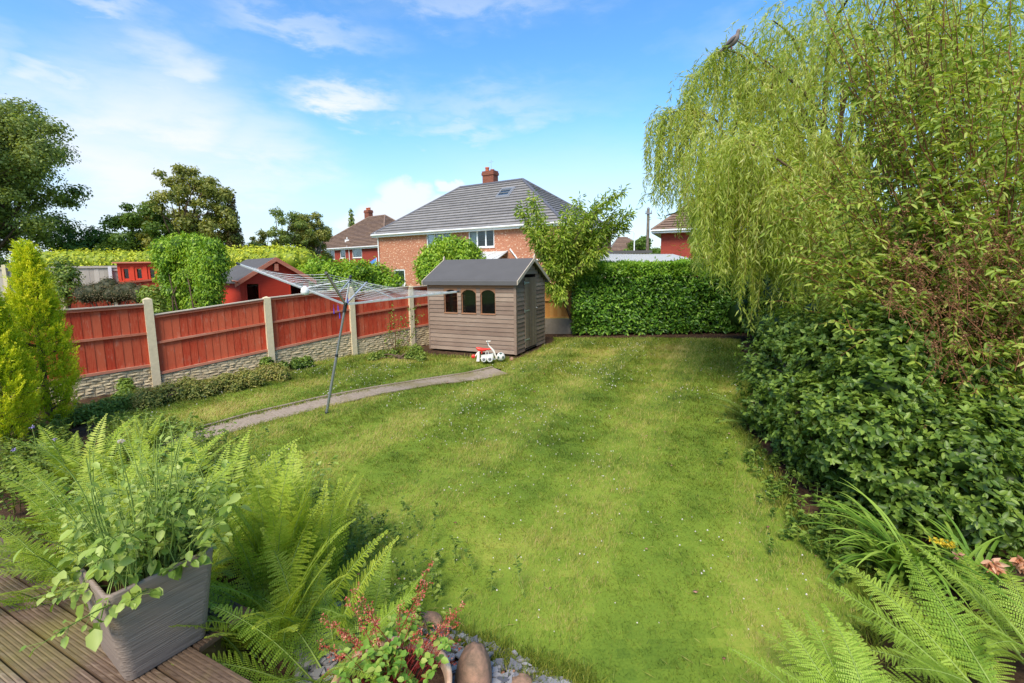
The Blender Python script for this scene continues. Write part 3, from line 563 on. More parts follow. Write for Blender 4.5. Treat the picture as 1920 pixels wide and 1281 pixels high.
for i in range(5):
    A, C = PP[i], PP[i + 1]; L = np.linalg.norm(C - A); d = (C - A) / L; n = np.array([d[1], -d[0]])   # n towards the lawn
    A2, L2 = A + d * .06, L - .12; b = B(); nb = int(L2 / .125)
    for j in range(nb):
        s0, s1 = j / nb, (j + 1) / nb + .006; za, zb = [ztop[i][0] * (1 - s) + ztop[i][1] * s for s in (s0, s1)]; ya, yb = [zbot[i][0] * (1 - s) + zbot[i][1] * s for s in (s0, s1)]
        q0 = A2 + d * L2 * s0 - n * .012; q1 = A2 + d * L2 * min(s1, 1) - n * .004; o1 = n * .012
        b.hexa([(*q0, ya), (*q1, yb), (*(q1 - o1), yb), (*(q0 - o1), ya), (*q0, za - .02), (*q1, zb - .02), (*(q1 - o1), zb - .02), (*(q0 - o1), za - .02)], rng.random())
    pn = put('panel', (b, M['redwood']), fence); b = B()
    for fz, hh, tt in ((0.0, .05, .045), (.52, .045, .035), (.955, .07, .04)):
        za, zb = [zbot[i][k] * (1 - fz) + ztop[i][k] * fz for k in (0, 1)]; q0, q1 = A2, A2 + d * L2; t = n * tt
        b.hexa([(*(q0 + t), za), (*(q1 + t), zb), (*q1, zb), (*q0, za), (*(q0 + t), za + hh), (*(q1 + t), zb + hh), (*q1, zb + hh), (*q0, za + hh)], rng.random())
    za, zb = ztop[i]; q0, q1 = A2 - n * .04, A2 + d * L2 - n * .04; t = n * .1; bcap = B()
    bcap.hexa([(*(q0 + t), za), (*(q1 + t), zb), (*q1, zb), (*q0, za), (*(q0 + t), za + .02), (*(q1 + t), zb + .02), (*q1, zb + .02), (*q0, za + .02)], rng.random())
    put('rail', (b, M['redrail']), pn); b = bcap; put('cap', (b, M['trim']), pn)
    b = B(); bs = B(); z = -.3                                   # stone-effect boards: individually faced stones
    zt = min(zbot[i]) ; rows = max(4, int(round((max(zbot[i]) + .3) / .056)) + 1)
    for rI in range(rows):
        u = -rng.random() * .2; z0 = -.3 + rI * .056
        while u < L2:
            w = rng.uniform(.09, .27); u0, u1 = max(0, u), min(L2, u + w - .008); u += w
            if u1 - u0 < .03: continue
            lim = [zbot[i][0] + (zbot[i][1] - zbot[i][0]) * q / L2 - .004 for q in (u0, u1)]
            if min(lim) < z0 + .015: continue
            z1 = min(z0 + .051, min(lim)); q0, q1 = A2 + d * u0, A2 + d * u1; f0, f1, f2 = rng.uniform(.01, .032, 3)
            m0 = (q0 + q1) / 2; t = .012
            b.add([(*(q0 + n * f0), z0), (*(q1 + n * f1), z0), (*(q1 + n * f1 * .9), z1), (*(q0 + n * f0 * .9), z1), (*(q0 - n * .02), z0), (*(q1 - n * .02), z0), (*(q1 - n * .02), z1), (*(q0 - n * .02), z1),
                   (*(m0 + n * (f2 + .014)), (z0 + z1) / 2)], [(0, 1, 8), (1, 2, 8), (2, 3, 8), (3, 0, 8), (0, 4, 5, 1), (3, 2, 6, 7), (0, 3, 7, 4), (1, 5, 6, 2)], rng.random())
    q0, q1 = A2 - n * .03, A2 + d * L2 - n * .03; t = n * .036
    b.hexa([(*(q0 + t), -.35), (*(q1 + t), -.35), (*q1, -.35), (*q0, -.35), (*(q0 + t), zbot[i][0] - .012), (*(q1 + t), zbot[i][1] - .012), (*q1, zbot[i][1] - .012), (*q0, zbot[i][0] - .012)], .2)
    put('stone_wall', (b, M['stone']), fence)
# pale panel fence between shed and hedge
b = B(); nf = thing('panel_fence', 'orange timber fence panel between the shed and the hedge', 'fence', (.9, 15.4, 0)); zt, zb = 1.6, .5
x0, x1 = -3.4, 8.6; nb = int((x1 - x0) / .13)
for j in range(nb):
    xx = x0 + j * .13; b.box((xx, 15.42 + .006 * (j % 2), zb), (.134, 0, 0), (0, .014, 0), (0, 0, zt - zb), rng.random())
put('panel', (b, M['newwood']), nf); b = B()
for z in (zb, 1.08, zt - .06): b.box((x0, 15.37, z), (x1 - x0, 0, 0), (0, .045, 0), (0, 0, .055), rng.random())
b.box((x0, 15.36, zt), (x1 - x0, 0, 0), (0, .09, 0), (0, 0, .02), .9); put('rail', (b, M['newwood']), nf)
b = B(); b.box((x0, 15.36, -.35), (x1 - x0, 0, 0), (0, .06, 0), (0, 0, .84)); put('gravel_board', (b, plain('old_concrete', srgb(128, 120, 108), .9, .2, 0, .25, 8)), nf)

# ================================================================== SHED
al = R(25); K = np.array([*gp(968, 667)[:2]]); f = np.array([math.cos(al), -math.sin(al)]); s_ = np.array([math.sin(al), math.cos(al)]); W, D, HE, HR = 2.62, 2.0, 1.88, 2.4
def SQ(a, p, z): q = K + f * (a - W) + s_ * p; return np.array([q[0], q[1], z])      # a: 0..W left->right, p: 0..D away
shed = thing('garden_shed', 'weathered brown timber shed with felt roof and three arched windows', 'shed', (*K, 0))
b = B(); rh = .112; wins = [(.50, .93), (1.04, 1.50), (1.62, 2.06)]; wz0, wz1 = 1.05, 1.66
nrow = int(HE / rh) + 1
def sboard(P0_, P1_, z, h, nrm, b, r):
    P0_, P1_ = np.array(P0_), np.array(P1_); nn = np.array([*nrm, 0]); zz = np.array([0, 0, 1.])
    b.hexa([P0_ + nn * .023 + zz * z, P1_ + nn * .023 + zz * z, P1_ + zz * z, P0_ + zz * z, P0_ + nn * .006 + zz * (z + h), P1_ + nn * .006 + zz * (z + h), P1_ + zz * (z + h), P0_ + zz * (z + h)], r)
warm = B()
for i in range(nrow):
    z = .03 + i * rh; h = min(rh - .004, HE - z)
    if h < .02: continue
    segs = [(0, W)]
    if z + h > wz0 and z < wz1:
        segs = []; e = 0
        for w0, w1 in wins: segs.append((e, w0)); e = w1
        segs.append((e, W))
    tgt = warm if z > 1.62 else b; rr = rng.random()
    for a0, a1 in segs: sboard(SQ(a0, 0, 0), SQ(a1, 0, 0), z, h, -s_, tgt, rr)
put('wall', (b, M['shed']), shed)
arch = lambda x, w: wz1 - .13 + .13 * math.sqrt(max(0, 1 - (2 * x / w - 1) ** 2)) ** 1.3
for w0, w1 in wins:                       # arch spandrels over each window
    w = w1 - w0; xs = np.linspace(0, w, 13)
    for j in range(12):
        warm.hexa([SQ(w0 + xs[j], -.004, arch(xs[j], w)), SQ(w0 + xs[j + 1], -.004, arch(xs[j + 1], w)), SQ(w0 + xs[j + 1], .02, arch(xs[j + 1], w)), SQ(w0 + xs[j], .02, arch(xs[j], w)),
                   SQ(w0 + xs[j], -.012, wz1 + .09), SQ(w0 + xs[j + 1], -.012, wz1 + .09), SQ(w0 + xs[j + 1], .02, wz1 + .09), SQ(w0 + xs[j], .02, wz1 + .09)], .6)
fb = B(); fb.box(SQ(.03, .05, .02), SQ(W - .06, 0, 0) - SQ(0, 0, 0), SQ(0, D - .1, 0) - SQ(0, 0, 0), (0, 0, .03)); fb.box(SQ(.03, D - .05, .05), SQ(W - .06, 0, 0) - SQ(0, 0, 0), SQ(0, .02, 0) - SQ(0, 0, 0), (0, 0, HE)); put('floor', (fb, M['shed']), shed)
put('upper_boards', (warm, M['shedwarm']), shed)
for w0, w1 in wins:
    b = B(); w = w1 - w0
    b.box(SQ(w0 + .004, .012, wz0), SQ(.022, 0, 0) - SQ(0, 0, 0), SQ(0, .03, 0) - SQ(0, 0, 0), (0, 0, wz1 - wz0 - .02), .3); b.box(SQ(w1 - .026, .012, wz0), SQ(.022, 0, 0) - SQ(0, 0, 0), SQ(0, .03, 0) - SQ(0, 0, 0), (0, 0, wz1 - wz0 - .02), .3)
    b.box(SQ(w0, -.03, wz0 - .03), SQ(w, 0, 0) - SQ(0, 0, 0), SQ(0, .07, 0) - SQ(0, 0, 0), (0, 0, .03), .8)
    fr = put('window', (b, M['shedwarm']), shed); b = B(); b.box(SQ(w0 + .02, .035, wz0), SQ(w - .04, 0, 0) - SQ(0, 0, 0), SQ(0, .004, 0) - SQ(0, 0, 0), (0, 0, wz1 - wz0 - .02)); put('pane', (b, M['glass']), fr)
# gable side, back, far side
ap = lambda p: HE + (HR - HE) * (1 - abs(2 * p / D - 1)); da, dw, dt = .52, 1.32, 2.0; b = B()
for i in range(int(HR / rh) + 1):
    z = .03 + i * rh; h = rh - .004; zt_ = z + h
    lim = 0 if zt_ <= HE else (zt_ - HE) / (HR - HE) * D / 2; p0, p1 = lim, D - lim
    if p1 - p0 < .05: continue
    segs = [(p0, p1)] if z > dt - .03 else [(p0, da), (dw, p1)]
    for q0, q1 in segs:
        if q1 > q0: sboard(SQ(W, q0, 0), SQ(W, q1, 0), z, h, f, b, rng.random())
    sboard(SQ(0, p1, 0), SQ(0, p0, 0), z, h, -f, b, rng.random())
    if zt_ < HE: sboard(SQ(W, D, 0), SQ(0, D, 0), z, h, s_, b, rng.random())
put('side_wall', (b, M['shed']), shed)
for pcs in ([(SQ(W + .002 - .045, -.022, .02), SQ(.068, 0, 0) - SQ(0, 0, 0), SQ(0, .02, 0) - SQ(0, 0, 0), HE), (SQ(W + .004, -.002, .02), SQ(.02, 0, 0) - SQ(0, 0, 0), SQ(0, .05, 0) - SQ(0, 0, 0), HE)],
            [(SQ(W + .002, D - .04, .02), SQ(.02, 0, 0) - SQ(0, 0, 0), SQ(0, .05, 0) - SQ(0, 0, 0), HE - .03)], [(SQ(-.02, -.022, .02), SQ(.045, 0, 0) - SQ(0, 0, 0), SQ(0, .02, 0) - SQ(0, 0, 0), HE)]):
    b = B()
    for o_, ax_, ay_, h_ in pcs: b.box(o_, ax_, ay_, (0, 0, h_), .45)
    put('corner_trim', (b, M['shed']), shed)
b = B(); n_ = 7
for j in range(n_):
    q0 = da + .01 + (dw - da - .02) * j / n_; b.box(SQ(W + .018 + .002 * (j % 2), q0, .1), SQ(.016, 0, 0) - SQ(0, 0, 0), SQ(0, (dw - da - .02) / n_ - .004, 0) - SQ(0, 0, 0), (0, 0, dt - .14), rng.random())
dr = put('door', (b, M['sheddoor']), shed)
for z in (.28, 1.05, 1.78):
    b = B(); b.box(SQ(W + .037, da - .05, z), SQ(.004, 0, 0) - SQ(0, 0, 0), SQ(0, .05, 0) - SQ(0, 0, 0), (0, 0, .09)); b.box(SQ(W + .037, da, z + .025), SQ(.004, 0, 0) - SQ(0, 0, 0), SQ(0, .28, 0) - SQ(0, 0, 0), (0, 0, .035))
    put('hinge', (b, M['iron']), dr)
b = B(); b.lathe(SQ(W + .034, dw - .06, 1.12), [(.001, .0), (.012, .004), (.008, .02), (.02, .035), (.001, .045)], 10, axis=(*f, 0)); put('handle', (b, M['iron']), dr)
b = B(); oe, og = .10, .10; th = .03
slope = (HR - HE) / (D / 2)
for sgn in (0, 1):
    def RQ(a, t, up): # t 0 at ridge,1 at eave (with overhang)
        p = D / 2 - t * (D / 2 + oe) if sgn == 0 else D / 2 + t * (D / 2 + oe); return SQ(a, p, HR + .04 - abs(p - D / 2) * slope + up)
    n_ = 8
    for j in range(n_):
        t0, t1 = j / n_, (j + 1) / n_
        b.hexa([RQ(-og, t0, 0), RQ(W + og, t0, 0), RQ(W + og, t1, 0), RQ(-og, t1, 0), RQ(-og, t0, th), RQ(W + og, t0, th), RQ(W + og, t1, th), RQ(-og, t1, th)])
    for tt in (.48,): b.hexa([RQ(-og, tt - .02, th), RQ(W + og, tt - .02, th), RQ(W + og, tt + .46, th), RQ(-og, tt + .46, th), RQ(-og, tt - .02, th + .004), RQ(W + og, tt - .02, th + .004), RQ(W + og, tt + .46, th + .005), RQ(-og, tt + .46, th + .005)])
    b.hexa([RQ(-og, 1.003, -.07), RQ(W + og, 1.003, -.07), RQ(W + og, 1.02, -.07), RQ(-og, 1.02, -.07), RQ(-og, 1.003, th), RQ(W + og, 1.003, th), RQ(W + og, 1.02, th), RQ(-og, 1.02, th)])
rf = put('roof', (b, M['felt']), shed)
for a in (-og - .022, W + og + .002):
    b = B()
    for sg in (-1, 1):
        e = D / 2 + oe + .03; z0 = HR + .085; n3 = lambda p, dz: SQ(a, D / 2 + sg * p, z0 - p * slope + dz); m3 = lambda p, dz: SQ(a + .02, D / 2 + sg * p, z0 - p * slope + dz)
        b.hexa([n3(0, -.1), n3(e, -.1), m3(e, -.1), m3(0, -.1), n3(0, 0), n3(e, 0), m3(e, 0), m3(0, 0)])
    b.add([SQ(a - .004, D / 2 - .05, z0 - .11), SQ(a - .004, D / 2 + .05, z0 - .11), SQ(a - .004, D / 2 + .035, z0 + .02), SQ(a - .004, D / 2, z0 + .09), SQ(a - .004, D / 2 - .035, z0 + .02),
           SQ(a + .026, D / 2 - .05, z0 - .11), SQ(a + .026, D / 2 + .05, z0 - .11), SQ(a + .026, D / 2 + .035, z0 + .02), SQ(a + .026, D / 2, z0 + .09), SQ(a + .026, D / 2 - .035, z0 + .02)],
          [(0, 1, 2, 3, 4), (9, 8, 7, 6, 5), (0, 5, 6, 1), (1, 6, 7, 2), (2, 7, 8, 3), (3, 8, 9, 4), (4, 9, 5, 0)])
    put('bargeboard', (b, M['trim']), shed)

# ================================================================== HOUSES
class Frame:
    def __init__(s, o, d): s.o = np.array(o, float)[:2]; s.d = norm(np.array(d, float)[:2]); s.p = np.array([-s.d[1], s.d[0]])
    def __call__(s, a, p, z): q = s.o + s.d * a + s.p * p; return np.array([q[0], q[1], z])
    def v(s, a, p, z=0): return s(a, p, z) - s(0, 0, 0)
def roof_plane(b, E0, E1, T0, T1, n, lift=.09):
    E0, E1, T0, T1 = map(np.array, (E0, E1, T0, T1)); nn = norm(np.cross(E1 - E0, (T0 + T1) / 2 - E0)); nn = nn if nn[2] > 0 else -nn
    rg = np.random.default_rng(1)
    for i in range(n):
        t0, t1 = i / n, min(1, (i + 1.08) / n); a, c = E0 + (T0 - E0) * t0, E1 + (T1 - E1) * t0; d, e = E0 + (T0 - E0) * t1, E1 + (T1 - E1) * t1
        m = max(1, int(np.linalg.norm(c - a) / 2.5))
        for j in range(m):
            u0, u1 = j / m, (j + 1) / m; A0, A1 = a + (c - a) * u0, a + (c - a) * u1; D0, D1 = d + (e - d) * u0, d + (e - d) * u1; r = rg.random()
            b.add([A0 + nn * lift, A1 + nn * lift, D1 + nn * .004, D0 + nn * .004, A0, A1], [(0, 1, 2, 3), (0, 4, 5, 1)], r)
def hip_roof(F, t, L, D, ze, zr, inl, inr, mat, n, oh=.3, mridge=None):
    dz = (zr - ze) / (D / 2) * oh; E = [F(-oh, -oh, ze - dz), F(L + oh, -oh, ze - dz), F(L + oh, D + oh, ze - dz), F(-oh, D + oh, ze - dz)]; T = [F(inl, D / 2, zr), F(L - inr, D / 2, zr)]
    b = B(); roof_plane(b, E[0], E[1], T[0], T[1], n); roof_plane(b, E[2], E[3], T[1], T[0], n); roof_plane(b, E[1], E[2], T[1], T[1] + F.v(0, .01), n); roof_plane(b, E[3], E[0], T[0], T[0] + F.v(0, -.01), n)
    rf = put('roof', (b, mat), t); b = B()
    for A, C in ((T[0], T[1]), (E[0], T[0]), (E[1], T[1]), (E[2], T[1]), (E[3], T[0])):
        A = A + np.array([0, 0, .03]); C = C + np.array([0, 0, .03]); b.tube([A, (A + C) / 2, C], .1, 6)
    put('ridge_tiles', (b, mridge or M['ridge']), rf)
    b = B(); z = ze - dz
    for A, C in ((E[0], E[1]), (E[1], E[2]), (E[2], E[3]), (E[3], E[0])):
        dd = norm(C - A); nn = np.array([dd[1], -dd[0], 0]); b.box(A - [0, 0, .2] , C - A, -nn * .02, (0, 0, .185)); b.tube([A + nn * .06 - [0, 0, .03], C + nn * .06 - [0, 0, .03]], .065, 8)
        b.box(A - [0, 0, .2], C - A, -nn * (oh + .02), (0, 0, .02))
    put('gutter', (b, M['white']), t); return rf
def wallpatch(b, F, a0, a1, p, z0, z1, ops, side='front'):
    """wall plane with real openings and 0.1 m reveals; ops: (a0,a1,z0,z1)"""
    P = (lambda a, q, z: F(a, p + q, z)) if side == 'front' else (lambda a, q, z: F(p - q, a, z))
    xs = sorted({a0, a1, *[o[0] for o in ops], *[o[1] for o in ops]}); zs = sorted({z0, z1, *[o[2] for o in ops], *[o[3] for o in ops]})
    for i in range(len(xs) - 1):
        for j in range(len(zs) - 1):
            cx, cz = (xs[i] + xs[i + 1]) / 2, (zs[j] + zs[j + 1]) / 2
            if any(o[0] < cx < o[1] and o[2] < cz < o[3] for o in ops): continue
            b.add([P(xs[i], 0, zs[j]), P(xs[i + 1], 0, zs[j]), P(xs[i + 1], 0, zs[j + 1]), P(xs[i], 0, zs[j + 1])], [(0, 1, 2, 3)])
    for o in ops:
        x0, x1, y0, y1 = o
        for q in ((x0, y0, x1, y0), (x1, y0, x1, y1), (x1, y1, x0, y1), (x0, y1, x0, y0)):
            b.add([P(q[0], 0, q[1]), P(q[2], 0, q[3]), P(q[2], .12, q[3]), P(q[0], .12, q[1])], [(0, 1, 2, 3)])
def window(F, t, a0, a1, z0, z1, p=0, lights=3, curtains=(), side='front', mat='white', label=None, name='window'):
    P = (lambda a, q, z: F(a, p + q, z)) if side == 'front' else (lambda a, q, z: F(p - q, a, z))
    V = lambda a, q, z: P(a, q, z) - P(0, 0, 0); fw = .075; b = B(); y = .03
    bx = lambda A, C, zA, zC, q0=y, q1=y + .07: b.box(P(A, q0, zA), V(C - A, 0, 0), V(0, q1 - q0, 0), (0, 0, zC - zA))
    bx(a0, a1, z0, z0 + fw); bx(a0, a1, z1 - fw, z1); bx(a0, a0 + fw, z0 + fw, z1 - fw); bx(a1 - fw, a1, z0 + fw, z1 - fw)
    for i in range(1, lights): c = a0 + (a1 - a0) * i / lights; bx(c - .045, c + .045, z0 + fw, z1 - fw)
    bx(a0 - .05, a1 + .05, z0 - .05, z0, -.05, .1); fr = put(name, (b, M[mat]), t)
    if label: fr['label'] = label
    b = B(); b.box(P(a0 + fw, y + .03, z0 + fw), V(a1 - a0 - 2 * fw, 0, 0), V(0, .008, 0), (0, 0, z1 - z0 - 2 * fw)); put('pane', (b, M['glass']), fr)
    if curtains:
        for c0, c1 in curtains:
            b = B()
            xs = np.linspace(a0 + (a1 - a0) * c0, a0 + (a1 - a0) * c1, 16); vs = []
            for zz in (z0 + .05, z1 - .05): vs += [P(x, y + .16 + .02 * math.sin(i * 2), zz) for i, x in enumerate(xs)]
            b.add(vs, [(i, i + 1, 17 + i, 16 + i) for i in range(15)])
            put('curtain', (b, M['curtain']), fr)
def chimney(F, par, a, p, z0, z1, w, d, pots, mat='brickc'):
    b = B(); bx = lambda e, za, zb: b.box(F(a - w / 2 - e, p - d / 2 - e, za), F.v(w + 2 * e, 0), F.v(0, d + 2 * e), (0, 0, zb - za)); bx(0, z0, z1 - .3); bx(.05, z1 - .3, z1 - .12); bx(.02, z1 - .12, z1)
    ch = put('chimney', (b, M[mat]), par)
    for q, h in pots: b = B(); b.lathe(F(a + q, p, z1 - .01), [(.16, 0), (.13, h * .7), (.16, h * .8), (.16, h), (.11, h), (.11, h * .5)], 14); put('chimney_pot', (b, M['pot']), ch)
    return ch
def downpipe(F, t, a, p, zt, zb):
    b = B(); b.tube([F(a, p - .35, zt), F(a, p - .1, zt - .3), F(a, p - .08, zt - .6), F(a, p - .08, zb)], .045, 8); put('downpipe', (b, M['white']), t)

# main house behind the shed
A = dp(708, 440, 34.3); Bq = dp(1052, 420, 26.4); F1 = Frame(A, Bq - A); L1 = float(np.linalg.norm((Bq - A)[:2])); D1 = 8.2; ze1, zr1 = 4.92, 8.15
h1 = thing('brick_house', 'mottled orange brick semi with grey hipped roof, central chimney and roof window behind the shed', 'house', F1(L1 / 2, 0, 0))
def hit(F, u, v, p=0):                   # where a pixel's ray meets the front plane p of a frame -> (a, z)
    d = ray(u, v); n = np.array([*F.p, 0]); o = F(0, p, 0); t = np.dot(o - np.array([0, 0, EYE]), n) / np.dot(d, n); X = np.array([0, 0, EYE]) + d * t; return float(np.dot(X[:2] - F.o, F.d)), float(X[2])
wl = []
for (u0, v0, u1, v1, n) in ((799, 431, 846, 468, 3), (878, 427, 927, 463, 3)):
    a0, z1_ = hit(F1, u0, v0); a1, z0_ = hit(F1, u1, v1); wl.append((a0, a1, z0_, min(z1_, ze1 - .12), n))
a0, _ = hit(F1, 738, 505); a1, z1_ = hit(F1, 759, 505); dd1 = (a0, a1, .1, z1_)
b = B(); wallpatch(b, F1, 0, L1, 0, -.3, ze1 - .03, [w[:4] for w in wl] + [dd1]); wallpatch(b, F1, 0, D1, L1, -.3, ze1 - .03, [(1.6, 2.8, 3.0, 4.3)], 'side')
b.add([F1(0, D1, -.3), F1(0, D1, ze1), F1(0, 0, ze1), F1(0, 0, -.3)], [(0, 1, 2, 3)]); b.add([F1(L1, D1, -.3), F1(L1, D1, ze1), F1(0, D1, ze1), F1(0, D1, -.3)], [(0, 1, 2, 3)])
put('wall', (b, M['brick1']), h1)
window(F1, h1, *wl[0][:4], lights=3, curtains=((0, .3), (.7, 1))); window(F1, h1, *wl[1][:4], lights=3, curtains=((0.02, .34),)); window(F1, h1, 1.6, 2.8, 3.0, 4.3, p=L1, lights=2, side='side')
b = B(); V = F1.v
for q in ((dd1[0], dd1[0] + .09), (dd1[1] - .09, dd1[1])): b.box(F1(q[0], .02, .1), V(q[1] - q[0], 0), V(0, .08), (0, 0, dd1[3] - .1))
b.box(F1(dd1[0], .02, dd1[3] - .09), V(dd1[1] - dd1[0], 0), V(0, .08), (0, 0, .09)); b.box(F1(dd1[0] + .09, .04, .1), V(dd1[1] - dd1[0] - .18, 0), V(0, .05), (0, 0, 1.1))
dr = put('back_door', (b, M['white']), h1); b = B(); b.box(F1(dd1[0] + .09, .05, 1.2), V(dd1[1] - dd1[0] - .18, 0), V(0, .01), (0, 0, dd1[3] - 1.29)); put('pane', (b, M['glass']), dr)
inl = float(np.dot(dp(865, 350, 35.0)[:2] - F1.o, F1.d)); 
rf = hip_roof(F1, h1, L1, D1, ze1, zr1, 4.6, 4.9, M['tile1'], 17)
ca, _ = hit(F1, 915, 345, D1 / 2); chimney(F1, rf, ca, D1 / 2 + .3, zr1 - .6, zr1 + .95, .95, .62, ((-.25, .32), (.2, .12)))
b = B(); b.tube([F1(ca + .1, D1 / 2 + .3, zr1 + .9), F1(ca + .1, D1 / 2 + .3, zr1 + 1.75)], .012, 4); b.tube([F1(ca - .12, D1 / 2 + .3, zr1 + 1.6), F1(ca + .3, D1 / 2 + .3, zr1 + 1.6)], .01, 4); put('aerial', (b, M['alu']), rf)
# roof window, lifted open a little
sl1 = (zr1 - ze1) / (D1 / 2); rp = lambda a, t, up=0: F1(a, t, ze1 + sl1 * t + up); ra0, _ = hit(F1, 908, 372, 2.6); b = B(); aw, t0, t1 = 1.0, 2.4, 3.25
ra0 = float(np.dot(dp(909, 373, 30.6)[:2] - F1.o, F1.d))
for (x0_, x1_, q0, q1) in ((0, aw, t0, t0 + .1), (0, aw, t1 - .1, t1), (0, .1, t0 + .1, t1 - .1), (aw - .1, aw, t0 + .1, t1 - .1)):
    b.hexa([rp(ra0 + x0_, q0, .02), rp(ra0 + x1_, q0, .02), rp(ra0 + x1_, q1, .02), rp(ra0 + x0_, q1, .02), rp(ra0 + x0_, q0, .13), rp(ra0 + x1_, q0, .13), rp(ra0 + x1_, q1, .13), rp(ra0 + x0_, q1, .13)])
sk = put('roof_window', (b, M['lead']), rf); b = B(); b.hexa([rp(ra0 + .1, t0 + .1, .08), rp(ra0 + aw - .1, t0 + .1, .08), rp(ra0 + aw - .1, t1 - .1, .08), rp(ra0 + .1, t1 - .1, .08), rp(ra0 + .1, t0 + .1, .1), rp(ra0 + aw - .1, t0 + .1, .1), rp(ra0 + aw - .1, t1 - .1, .1), rp(ra0 + .1, t1 - .1, .1)]); put('pane', (b, M['glass']), sk)
b = B(); b.hexa([rp(ra0 - .06, t0 - .14, .045), rp(ra0 + aw + .06, t0 - .14, .045), rp(ra0 + aw + .06, t0 - .01, .045), rp(ra0 - .06, t0 - .01, .045), rp(ra0 - .06, t0 - .14, .07), rp(ra0 + aw + .06, t0 - .14, .07), rp(ra0 + aw + .06, t0 - .01, .07), rp(ra0 - .06, t0 - .01, .07)]); b.hexa([rp(ra0 + aw, t0, .04), rp(ra0 + aw + .1, t0, .04), rp(ra0 + aw + .1, t1, .04), rp(ra0 + aw, t1, .04), rp(ra0 + aw, t0, .1), rp(ra0 + aw + .1, t0, .1), rp(ra0 + aw + .1, t1, .1), rp(ra0 + aw, t1, .1)]); put('flashing', (b, M['lead']), sk)
downpipe(F1, h1, .1, 0, ze1 - .1, .1); am, _ = hit(F1, 932, 500); downpipe(F1, h1, wl[1][0] + .45, 0, wl[1][2] - .15, .1)
b = B(); a0, z0_ = hit(F1, 957, 467); b.tube([F1(a0, -.05, z0_), F1(a0 + .55, -.05, z0_ - .65), F1(a0 + 2.6, -.05, z0_ - .72)], .05, 6); put('waste_pipe', (b, M['white']), h1)
# lean-to behind the shed ridge: pale glazed roof
a0 = hit(F1, 893, 480)[0]; zt_ = hit(F1, 893, 474)[1]; lt = thing('lean_to', 'pale roofed lean-to against the brick house just behind the shed ridge', 'lean-to', F1(a0 + 1.6, -1.2, 0)); b = B()
LA = lambda a, p, up=0: F1(a, p, zt_ + p * .28 + up)
b.hexa([LA(a0, -2.6), LA(a0 + 3.0, -2.6), LA(a0 + 2.4, -.02), LA(a0, -.02), LA(a0, -2.6, .05), LA(a0 + 3.0, -2.6, .05), LA(a0 + 2.4, -.02, .05), LA(a0, -.02, .05)]); rr_ = put('roof', (b, M['corr']), lt); b = B()
for k in range(4): b.tube([LA(a0 + .02 + k * .8, -2.6, .07), LA(a0 + .02 + k * .79, -.05, .07)], .03, 5)
put('glazing_bar', (b, M['white']), rr_); b = B()
b.box(F1(a0 + .05, -2.5, 0), V(2.85, 0), V(0, .06), (0, 0, zt_ - .75)); b.box(F1(a0 + .05, -2.44, 0), V(.06, 0), V(0, 2.4), (0, 0, zt_ - .72)); put('wall', (b, M['white']), lt)

# distant house on the left
A = dp(590, 466, 55); Bq = dp(715, 459, 47.5); F2 = Frame(A, Bq - A); L2_ = float(np.linalg.norm((Bq - A)[:2])) + .3; ze2 = float(A[2]) + .1
h2 = thing('red_brick_house', 'distant red brick house with brown tiled hipped roof left of the main house', 'house', F2(L2_ / 2, 0, 0)); ws2 = []
for u0, v0, u1, v1, n in ((609, 466, 628, 487, 2), (637, 466, 648, 484, 1), (660, 465, 679, 483, 1)):
    a0, z1_ = hit(F2, u0, v0); a1, z0_ = hit(F2, u1, v1); ws2.append((a0, a1, z0_, min(z1_, ze2 - .22), n))
b = B(); wallpatch(b, F2, 0, L2_, 0, -.3, ze2 - .03, [w[:4] for w in ws2]); b.add([F2(0, 8, -.3), F2(0, 8, ze2), F2(0, 0, ze2), F2(0, 0, -.3)], [(0, 1, 2, 3)]); b.add([F2(L2_, 0, -.3), F2(L2_, 0, ze2), F2(L2_, 8, ze2), F2(L2_, 8, -.3)], [(0, 1, 2, 3)])
put('wall', (b, M['brick2']), h2)
for w in ws2: window(F2, h2, *w[:4], lights=w[4], curtains=((0, .25), (.75, 1)))
rf2 = hip_roof(F2, h2, L2_, 8, ze2, ze2 + 3.4, 5.2, 4.6, M['tile2'], 22, mridge=M['tile2']); ca, _ = hit(F2, 690, 408, 4.2); chimney(F2, rf2, ca, 4.3, ze2 + 2.9, ze2 + 4.3, .8, .6, ((-.2, .3), (.2, .3)))
downpipe(F2, h2, .3, 0, ze2 - .1, .1); downpipe(F2, h2, ws2[2][0] - .45, 0, ze2 - .1, 3)
# satellite/vent bits on that roof
b = B(); q = F2(hit(F2, 652, 458, .6)[0], .55, ze2 + .55); b.cbox(q, .5, .1, .28, 0); b.cbox(q + [0, 0, .25], .1, .1, .3); put('roof_vent', (b, M['white']), rf2)
# tiny blue awning beside the main house
aw_ = thing('blue_awning', 'small blue sail awning edge beside the main house downpipe', 'awning', dp(700, 500, 38)); b = B(); P = [dp(693, 492, 38), dp(706, 483, 37), dp(706, 500, 37), dp(696, 498, 38)]
b.add([*P, *[p + [0, .05, 0] for p in P]], [(0, 1, 2, 3), (7, 6, 5, 4), (0, 4, 5, 1), (1, 5, 6, 2), (2, 6, 7, 3), (3, 7, 4, 0)]); put('canopy', (b, plain('blue_canvas', srgb(90, 140, 215), .7, .1)), aw_); b = B(); b.tube([P[1], P[1] * [1, 1, 0]], .03, 6); put('pole', (b, M['white']), aw_)
